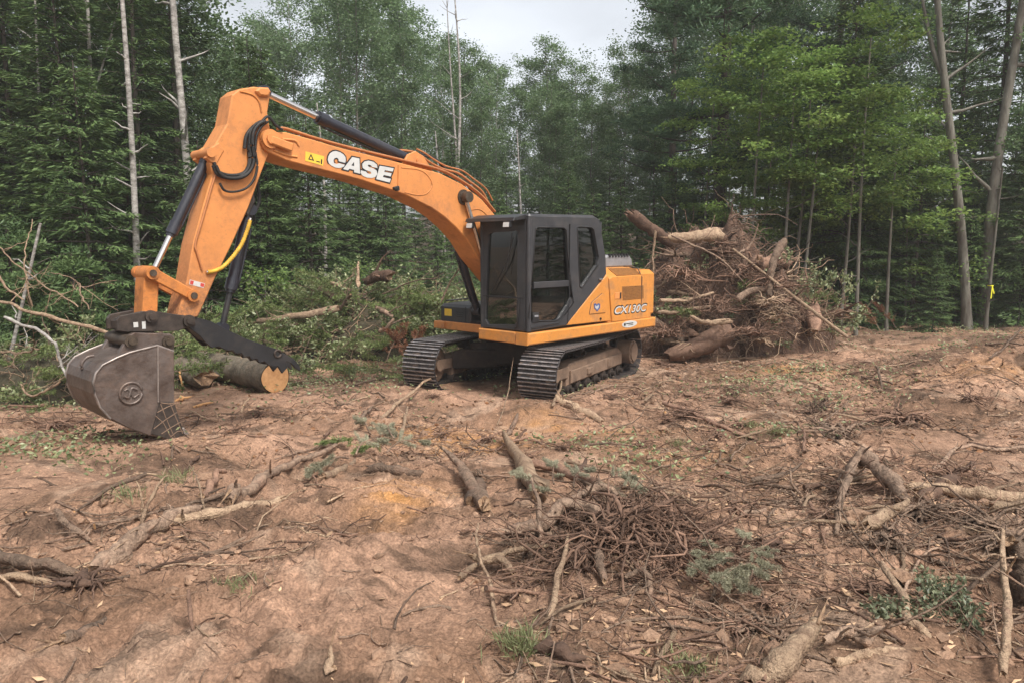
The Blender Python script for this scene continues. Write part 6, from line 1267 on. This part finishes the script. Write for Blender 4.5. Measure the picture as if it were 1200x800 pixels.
a, c_ = [(4.323, 2.136), (6.367, 0.499)]; beam('long_thin_pole', 'long thin straight pole slanting down the right side of the root pile', (a[0], 14.6, a[1]), (c_[0], 13.9, c_[1]), .022, .036, 'pale', seed=5, bend=.02, cat='pole')
a, c_ = [(4.935, 2.617), (4.524, 2.006)]; beam('bare_limb', 'thin bare crooked limb rising from the top right of the root pile', (a[0], 15, a[1]), (c_[0], 14.8, c_[1]), .010, .03, 'stick', seed=6, twigs=3, cat='limb')
a, c_ = [(4.098, 0.523), (3.018, 0.194)]; beam('big_stump', 'large torn stump with a pale broken end at the foot of the root pile', (a[0], 14.2, a[1]), (c_[0], 13.8, c_[1]), .25, .12, 'root', 'stump', seed=7, splinter=6, k=14, end='soil')
a, c_ = [(3.388, 0.869), (3.998, 0.804)]; beam('broken_limb', 'pale broken limb above the large torn stump', (a[0], 13.9, a[1]), (c_[0], 13.7, c_[1]), .035, .055, 'pale', seed=8, twigs=2)
a, c_ = [(2.829, 1.174), (3.909, 1.271)]; beam('level_branch', 'level grey branch sticking out of the root pile beside the engine cover', (a[0], 14.1, a[1]), (c_[0], 14.3, c_[1]), .04, .03, 'pale', seed=9, twigs=3)
a, c_ = [(2.811, 0.986), (3.831, 1.152)]; beam('level_branch', 'second, lower pale branch sticking out of the root pile beside the engine cover', (a[0], 14.1, a[1] - .05), (c_[0], 14.2, c_[1] - .05), .045, .03, 'pale', seed=10)
a, c_ = [(4.366, 1.181), (5.095, 1.374)]; beam('short_log', 'short weathered log lodged in the right face of the root pile', (a[0], 14.3, a[1]), (c_[0], 14.5, c_[1]), .07, .065, 'stick', seed=11)
a, c_ = [(2.875, 2.485), (2.82, 1.529)]; beam('hanging_root', 'pale bent root hanging down the left of the root pile', (a[0], 15.0, a[1]), (c_[0], 14.9, c_[1]), .03, .014, 'pale', seed=12, twigs=3, cat='root')
a, c_ = [(3.197, 2.39), (4.515, 1.448)]; beam('thin_limb', 'thin grey limb running down across the face of the root pile', (a[0], 14.9, a[1]), (c_[0], 14.5, c_[1]), .022, .014, 'stick', seed=13, twigs=4, cat='limb')
for k, (q, lab) in enumerate(zip([(4.825, 1.196), (4.998, 0.878), (5.102, 1.037), (3.38, 0.35), (4.778, 0.462)], ('pale curled root prong on the right face of the root pile', 'pale root prong low on the right face of the root pile', 'shorter pale prong beside the curled one', 'pale root fingers below the large torn stump', 'pale root prongs at the foot of the root pile'))):
    c = (q[0], 14.0); o = root_clump('root_prongs', lab, c, .42, 16, 'pale', (.010, .024), .7, .18, seed=50 + k); o.location.z = q[1] - .1
for k, (px, py, Y, sz) in enumerate(((800, 318, 14.9, .75), (868, 318, 14.7, .6), (905, 330, 14.6, .65), (835, 355, 14.3, .7), (885, 385, 14.0, .6), (785, 385, 14.1, .55), (925, 365, 14.4, .5), (845, 290, 15.2, .55))):
    z_ = 2.2 - (py - 288) / 867 * Y
    o = root_clump('root_plate', 'torn root plate with earth on it in the root pile, ' + ('upper left', 'upper middle', 'upper right', 'middle', 'lower right', 'lower left beside the track', 'right end', 'under the crosswise log')[k], (at(px, Y), Y), sz, 60, 'root', (.006, .024), .9, .24, up=.05, seed=600 + k, cat='root plate', curl=.6); o.location.z = z_ - .1
CH = []
for k in range(5):
    gg = np.random.default_rng(800 + k); b = MB(); s_ = np.linspace(-.5, .5, 9); p = np.stack([s_, np.cumsum(gg.normal(0, .035, 9)), np.cumsum(gg.normal(0, .03, 9))], 1)
    b.tube(p, np.array([.05, .08, .085, .08, .075, .07, .06, .05, .03]) * gg.uniform(.7, 1.2), 9, jit=.10, flute=.14, ragged=.9, r=gg.random(), capm=1)
    for q in range(5): j = gg.integers(5, 9); d = unit(np.array([1, 0, 0]) + gg.normal(0, .7, 3)); l = gg.uniform(.15, .45); b.tube(p[j] + np.cumsum(np.vstack([[0, 0, 0], d * l / 4 + gg.normal(0, .02, (4, 3))]), 0), np.linspace(.028, .006, 5), 5, r=gg.random())
    CH.append([b.mesh('root_chunk', [M['root'], M['brk']]), b.mesh('root_chunk', [M['stick'], M['brk']]), b.mesh('root_chunk', [M['pale'], M['brk']])])
for k in range(54):
    P, O = dome_pts((RP1, RP2, RP3)[k % 3], 1, g); p = P[0]
    o = link('root_chunk', CH[k % 5][(0, 1, 0, 2)[k % 4]], None, (p[0], p[1], p[2] + .05), (g.uniform(0, 6), g.normal(0, .3), g.uniform(0, 6.28)), g.uniform(.6, 1.7 if k % 4 != 3 else .9)); tag(o, 'broken chunk of root or limb jammed in the root pile', 'root chunk', 'broken chunks in the root pile')
for k in range(16):
    P, O = dome_pts((RP1, RP2, RP3)[k % 3], 1, g); p = P[0]
    o = link('felled_bough', (RU + BO)[k % 5], None, tuple(p), (g.normal(0, .4), g.uniform(-.5, .3), g.uniform(0, 6.28)), g.uniform(.5, .9)); tag(o, 'needled bough caught among the roots of the root pile', 'bough', 'boughs caught in the root pile')
for k in range(70):
    P, O = dome_pts((RP3, RP1, RP2)[k % 3], 1, g); p = P[0]
    o = link('felled_leafy_branch', LF[k % 4], None, tuple(p), (g.normal(0, .4), g.uniform(-.7, .3), g.uniform(0, 6.28)), g.uniform(.4, .8)); tag(o, 'leafy twig caught among the roots of the root pile', 'leafy branch', 'leafy twigs caught in the root pile')
for k, (x, y, z) in enumerate([(6.3, 15.2, .5), (6.55, 15.4, .8), (6.2, 15.6, .9), (6.75, 15.1, .45), (6.4, 15.0, .3), (6.9, 15.5, .6), (6.1, 15.1, .7), (6.6, 15.0, .15)]):
    o = link('felled_leafy_branch', LF[k % 4], None, (x, y, hz(x, y) + z * .8), (0, -.7 + g.normal(0, .3), g.uniform(0, 6.28)), 1.0); tag(o, 'glossy pale-leaved branch at the right end of the root pile', 'leafy branch', 'leafy branches right of the root pile')
for k, c in enumerate(((at(1035, 18.2), 18.2), (at(1012, 18.4), 18.4), (at(1050, 18.6), 18.6), (at(470, 13.0), 13.0), (at(455, 13.2), 13.2), (at(483, 13.1), 13.1))):
    lay('rusty_bough', RU[0], c, .12, .8, None, -.8, 0, 'rust-brown dead bough leaning by itself' + (' at the forest edge right of the root pile' if k < 3 else ' in front of the felled brush left of the machine'), 'bough', 'rusty boughs ' + ('at the forest edge' if k < 3 else 'before the brush'))

# felled brush, left and centre
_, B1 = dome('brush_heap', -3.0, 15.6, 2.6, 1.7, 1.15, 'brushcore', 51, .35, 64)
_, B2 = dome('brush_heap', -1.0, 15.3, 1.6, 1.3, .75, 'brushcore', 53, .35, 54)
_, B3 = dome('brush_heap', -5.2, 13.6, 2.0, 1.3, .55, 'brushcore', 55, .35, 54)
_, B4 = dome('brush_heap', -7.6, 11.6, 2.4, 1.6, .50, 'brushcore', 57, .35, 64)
HE = ((B1, 84, 90, 'on the tall brush heap behind the machine'), (B2, 34, 60, 'in the brush just left of the cab'), (B3, 44, 50, 'in the brush behind the cut log'), (B4, 44, 54, 'in the brush at the left edge'))
for G, nb, nl, where in HE:
    for k in range(nb):
        P, O = dome_pts(G, 1, g); p = P[0]
        o = link('felled_bough', BO[k % 4], None, (p[0], p[1], p[2] + .04), (g.normal(0, .35), g.uniform(-.45, .25), math.atan2(O[0][1], O[0][0]) + g.normal(0, 1.0)), g.uniform(.5, .95)); tag(o, 'felled evergreen bough ' + where, 'bough', 'evergreen boughs ' + where)
    for k in range(nl):
        P, O = dome_pts(G, 1, g); p = P[0]
        o = link('felled_leafy_branch', LF[k % 4], None, (p[0], p[1], p[2] + .05), (g.normal(0, .5), g.uniform(-.8, .3), g.uniform(0, 6.28)), g.uniform(.45, .95)); tag(o, 'leafy cut twig with pale leaves ' + where, 'leafy branch', 'leafy twigs ' + where)
    root_stuff('brush_sticks', G, 200, .3, 1.2, (.005, .014), 'pale', len(where)); root_stuff('brush_sticks', G, 160, .3, 1.1, (.005, .016), 'stick', len(where) + 9)
for k in range(60):                                   # loose boughs over the ground in front of and beside the heaps
    x, y = g.uniform(-9.5, -1.3), 0; px = 600 + 867 * x / 11.5; y = g.uniform(10.6, 13.2) if x > -5.3 else g.uniform(8.3, 11.5)
    if x > -6 and y < 11.7 + (x + 6) * .1: continue
    me = (BO[k % 4] if k % 2 else LF[k % 4]); lay('loose_bough', me, (x, y), .04, g.uniform(.4, .8), None, g.uniform(-.15, .05), 0, 'loose leafy or needled sprig strewn on the ground before the brush', 'sprig', 'sprigs strewn before the brush')
# poles and limbs in that brush
L_ = [('fallen_log', 'pale split fallen trunk low in the brush above the cut log', 14.0, (300, 376, 398, 360), .045, .075, 'pale', 2), ('brush_log', 'grey log end on top of the brush heap, upper one', 15.0, (376, 338, 412, 352), .085, .08, 'stick', 0),
      ('brush_log', 'thin pale log just right of the grey log end on the heap', 15.0, (388, 331, 420, 344), .035, .035, 'pale', 0), ('root_ball', 'reddish torn log at the top right of the brush heap', 15.1, (430, 330, 458, 324), .09, .13, 'root', 4),
      ('arching_branch', 'bare branch arching across the brush left of the cab', 14.6, (448, 344, 516, 324), .016, .010, 'stick', 6), ('bare_limb', 'leaning bare limb in front of the boom cylinder', 13.6, (516, 354, 544, 312), .020, .010, 'stick', 3),
      ('crossing_pole', 'mossy pole crossing the brush heap diagonally', 14.2, (398, 362, 414, 344), .030, .028, 'stick', 1), ('short_limb', 'short weathered limb right of centre in the brush heap', 14.0, (442, 361, 462, 371), .05, .04, 'stick', 1),
      ('bare_limb', 'dark limb end poking from the brush beside the rusty bough', 13.4, (444, 388, 462, 372), .045, .03, 'stick', 1), ('broken_snag', 'broken pale stub standing on top of the brush heap', 15.0, (421, 306, 424, 332), .02, .05, 'pale', 2),
      ('birch_limb', 'long curved pale limb reaching from the left edge to the bucket coupler', 10.2, (-10, 352, 134, 388), .018, .026, 'pale', 2), ('birch_limb', 'grey limb above the long curved one at the left edge', 10.8, (-8, 300, 42, 345), .022, .014, 'pale', 2),
      ('birch_limb', 'thin forked limb rising at the left edge behind the fallen limbs', 11.0, (44, 258, 40, 352), .006, .015, 'pale', 5), ('birch_limb', 'slender fallen limb crossing from upper left towards the bucket', 11.0, (0, 286, 98, 356), .010, .012, 'pale', 3),
      ('birch_limb', 'white spotted limb slanting down at the left edge below the curved limb', 9.6, (4, 372, 78, 450), .022, .014, 'birch', 3), ('birch_limb', 'pale level twig left of the bucket', 10.2, (-5, 410, 55, 402), .018, .010, 'pale', 4),
      ('birch_limb', 'bare twiggy limb just left of the bucket', 10.3, (60, 318, 108, 362), .006, .010, 'pale', 6), ('birch_limb', 'small white limb crossing low at the left edge', 9.7, (14, 452, 80, 442), .012, .016, 'pale', 4)]
for i, (nm, lab, Y, (xa, ya, xb, yb_), r0, r1, m, tw) in enumerate(L_):
    f = lambda px, py: (at(px, Y), Y, 2.2 - (py - 288) / 867 * Y * 1.0)
    A, B = np.array(f(xa, ya)), np.array(f(xb, yb_)); B = B + (0, -.25, 0); A[2] = max(A[2], hz(A[0], A[1]) + .05); B[2] = max(B[2], hz(B[0], B[1]) + .05)
    beam(nm, lab, A, B, r0, r1, m, 'branch' if 'log' not in nm else 'log', twigs=tw, bend=.10 if 'birch' in nm else .04, tl=.55, k=8, seed=200 + i, splinter=2 if 'log' in nm else 0)

# ------------------------------------------------------------------ loose litter: clods, twigs, chips, leaves
def scatter_pts(n, g, dens=True, ymax=20):
    o = []
    while sum(map(len, o)) < n:
        m_ = n * 3; r = g.uniform(0, 1, m_) ** 1.35 * (ymax - 1.6) + 1.6; a = np.radians(g.uniform(-40, 40, m_)); x, y = r * np.sin(a), r * np.cos(a)
        d = .35 + .9 * perlin(x * .6 + 3, y * .6, 61) + .35 * (x > .5) - .25 * ((x < 0) & (y < 7))
        ok = (g.uniform(0, 1, m_) < np.clip(d, .06, 1)) if dens else np.ones(m_, bool)
        ok &= ~((abs(x - .3) < 1.3) & (abs(y - 12.1) < 1.6)); o.append(np.stack([x, y], 1)[ok])
    return np.concatenate(o)[:n]
t_ = (1 + 5 ** .5) / 2
ICO = unit(np.array([(-1, t_, 0), (1, t_, 0), (-1, -t_, 0), (1, -t_, 0), (0, -1, t_), (0, 1, t_), (0, -1, -t_), (0, 1, -t_), (t_, 0, -1), (t_, 0, 1), (-t_, 0, -1), (-t_, 0, 1)]))
ICF = np.array([(0, 11, 5), (0, 5, 1), (0, 1, 7), (0, 7, 10), (0, 10, 11), (1, 5, 9), (5, 11, 4), (11, 10, 2), (10, 7, 6), (7, 1, 8), (3, 9, 4), (3, 4, 2), (3, 2, 6), (3, 6, 8), (3, 8, 9), (4, 9, 5), (2, 4, 11), (6, 2, 10), (8, 6, 7), (9, 8, 1)])
n = 15000; xy = scatter_pts(n, g, True, 15); z = height(xy[:, 0], xy[:, 1]); r = np.exp(g.normal(-4.75, .6, n)).clip(.004, .06) * (.6 + xy[:, 1] / 12)
v = ICO[None] * (1 + g.normal(0, .22, (n, 12, 1))) * r[:, None, None] * g.uniform(.6, 1.4, (n, 1, 3)) * (1, 1, .65) + np.stack([xy[:, 0], xy[:, 1], z + r * .15], 1)[:, None]
b = MB(); b.add(v.reshape(-1, 3), [(ICF[None] + (np.arange(n) * 12)[:, None, None]).reshape(-1, 3)], r=np.repeat(g.random(n), 12), smooth=False); tag(b.build('dirt_clods', M['clod']), kind='stuff')
n = 420; xy = scatter_pts(n, g, True, 16); z = height(xy[:, 0], xy[:, 1]); r = np.exp(g.normal(-3.35, .33, n)).clip(.02, .08)
v = ICO[None] * (1 + g.normal(0, .30, (n, 12, 1))) * r[:, None, None] * g.uniform(.5, 1.5, (n, 1, 3)) * (1, 1, .7) + np.stack([xy[:, 0], xy[:, 1], z + r * .1], 1)[:, None]
b = MB(); b.add(v.reshape(-1, 3), [(ICF[None] + (np.arange(n) * 12)[:, None, None]).reshape(-1, 3)], r=np.repeat(g.random(n), 12), smooth=False); tag(b.build('large_dirt_clods', M['clod']), kind='stuff')
def twigs(name, n, lo, hi, r, m, ymax=18, k=3, seed=1):
    g = np.random.default_rng(seed); xy = scatter_pts(n, g, True, ymax); a = g.uniform(0, 6.28, n); l = np.exp(g.uniform(math.log(lo), math.log(hi), n)); rr_ = g.uniform(*r, n) * (1.1 + xy[:, 1] / 16)
    s = np.linspace(-.5, .5, 5); b = MB(); cvv = g.normal(0, .5, n)
    for i in range(n):
        aa = a[i] + cvv[i] * s; p = np.stack([xy[i, 0] + l[i] * s * np.cos(aa), xy[i, 1] + l[i] * s * np.sin(aa), 0 * s], 1); zz = height(p[:, 0], p[:, 1]); p[:, 2] = zz * .7 + zz.max() * .3 + rr_[i] * .6 + (g.random() < .25) * abs(s + .5) * l[i] * g.uniform(0, .6)
        b.tube(p, np.linspace(rr_[i], rr_[i] * .45, 5), k, r=g.random(), cap=False)
    tag(b.build(name, M[m]), kind='stuff')
twigs('twig_litter', 3600, .05, .32, (.0015, .005), 'stick', 16, seed=71); twigs('twig_litter', 1300, .05, .30, (.0015, .0045), 'pale', 16, seed=72); twigs('root_litter', 3600, .05, .35, (.001, .004), 'root', 16, seed=73)
twigs('branch_litter', 420, .22, .75, (.003, .008), 'stick', 15, 5, seed=74); twigs('branch_litter', 260, .2, .7, (.003, .007), 'pale', 15, 5, seed=75); twigs('root_litter', 420, .2, .6, (.003, .007), 'root', 15, 5, seed=76)
n = 5200; xy = scatter_pts(n, g, True, 19); D = unit(rdir(g, n, -.2, .3)); P = np.stack([xy[:, 0], xy[:, 1], height(xy[:, 0], xy[:, 1]) + .006], 1)
b = MB(); b.leaves(P, D, unit(np.cross(D, (0, 0, 1.) + g.normal(0, .3, (n, 3)))), g.uniform(.02, .08, n), g.uniform(.008, .03, n), r=g.random(n)); tag(b.build('wood_chips', M['chip']), kind='stuff')
n = 5000; xy = scatter_pts(n, g, False, 20); xy = xy[xy[:, 1] > 7]; n = len(xy); D = unit(rdir(g, n, -.2, .4)); P = np.stack([xy[:, 0], xy[:, 1], height(xy[:, 0], xy[:, 1]) + .01], 1)
b = MB(); b.leaves(P, D, perp(D, g), g.uniform(.03, .08, n), g.uniform(.02, .05, n), r=g.random(n)); tag(b.build('dead_leaves', M['litter']), kind='stuff')
# scraps of green: patches of trampled weeds and a strip along the brush and forest edge
cs = [(4.51, 11.87), (4.88, 12.28), (3.98, 11.14), (7.29, 12.4), (6.53, 15.58), (-1.18, 12.62), (-1.41, 12.04), (-3.32, 11.42), (-3.37, 12), (-2.63, 10.95), (0.51, 10.87), (3.14, 10.71), (0.85, 7.95), (-4.84, 7.05), (-4.24, 6.6), (-4.14, 7.13), (-3.29, 14.1), (-2.58, 13.79), (1.28, 6.71), (5.48, 11.4), (3.12, 8.39), (5.49, 16.85), (12.65, 19.82), (4.69, 10.23), (0.74, 12.6), (-7.39, 10.93), (-6.47, 9.9)]
n = 5200; ci_ = g.integers(0, len(cs), n); c0 = np.array(cs)[ci_]; sg = (.10 + c0[:, 1] * .028)[:, None]; xy = c0 + g.normal(0, 1, (n, 2)) * sg * (1.4, .8)
xe = g.uniform(-11, 15, 3800); ye = np.where(xe < -1, 12.2 + g.normal(0, 1.4, 3800), 18.8 + g.normal(0, .9, 3800)); xy = np.vstack([xy, np.stack([xe, ye], 1)]); n = len(xy)
D = unit(rdir(g, n, 0, .7)); P = np.stack([xy[:, 0], xy[:, 1], height(xy[:, 0], xy[:, 1]) + g.uniform(0, .10, n)], 1)
b = MB(); b.leaves(P, D, perp(D, g), g.uniform(.025, .075, n), g.uniform(.015, .04, n), r=g.random(n)); tag(b.build('trampled_weeds', LM['fresh']), kind='stuff')
# countable loose sticks
SK = []
for k in range(8):
    gg = np.random.default_rng(300 + k); b = MB(); l = 1.0; s = np.linspace(-.5, .5, 9); p = np.stack([s, np.cumsum(gg.normal(0, .02, 9)), np.cumsum(gg.normal(0, .014, 9)) + .06 * np.cos(s * 3)], 1); b.tube(p, np.linspace(.034, .016, 9) * (1 + gg.normal(0, .12, 9)), 7, jit=.1, r=gg.random(), capm=1)
    for q in range(3): j = gg.integers(2, 8); d = unit(rdir(gg, 1, 0, .6)[0]); b.tube(np.array([p[j], p[j] + d * .1, p[j] + d * .2 + gg.normal(0, .03, 3)]), [.012, .008, .003], 5, r=gg.random())
    SK.append([b.mesh('loose_stick', [M['stick'], M['cut']]), b.mesh('loose_stick', [M['pale'], M['pale']]), b.mesh('loose_stick', [M['root'], M['soil']])])
xy = scatter_pts(290, g, True, 17)
for k, (x, y) in enumerate(xy):
    c = k % 3; s = g.uniform(.18, .62) * (.7 + y / 16)
    o = link('loose_stick', SK[k % 8][c], None, (x, y, hz(x, y) + .012 * s + .01), (g.uniform(0, 6), g.normal(0, .14), g.uniform(0, 6.28)), (s, s * .8, s * .8))
    tag(o, ('weathered grey-brown stick lying loose on the churned dirt', 'pale barkless stick lying loose on the churned dirt', 'reddish piece of root lying loose on the churned dirt')[c], 'stick', ('weathered sticks on the dirt', 'pale sticks on the dirt', 'loose root pieces on the dirt')[c])
RC = []
for k in range(4):
    o = root_clump('loose_root_tuft', None, (0, 60 + k), .3, 16, 'root', (.004, .012), .35, .25, seed=400 + k); RC.append(o.data); bpy.data.objects.remove(o)
xy = scatter_pts(80, g, True, 16)
for k, (x, y) in enumerate(xy):
    if x < 0 and y < 6: continue
    lay('loose_root_tuft', RC[k % 4], (x, y), .0, g.uniform(.5, 1.1) * (.6 + y / 20), label='small tuft of torn roots sticking out of the churned dirt', cat='roots', group='small root tufts in the dirt')
a, c_ = [(-5.229, 0.314), (-4.718, 0.247)]; beam('broken_log', 'dark bark-covered broken log end left of the big cut log, close behind the bucket', (a[0], 11.5, a[1]), (c_[0], 11.1, c_[1]), .20, .20, 'mossbark', seed=21, bend=.03, splinter=5, k=16)
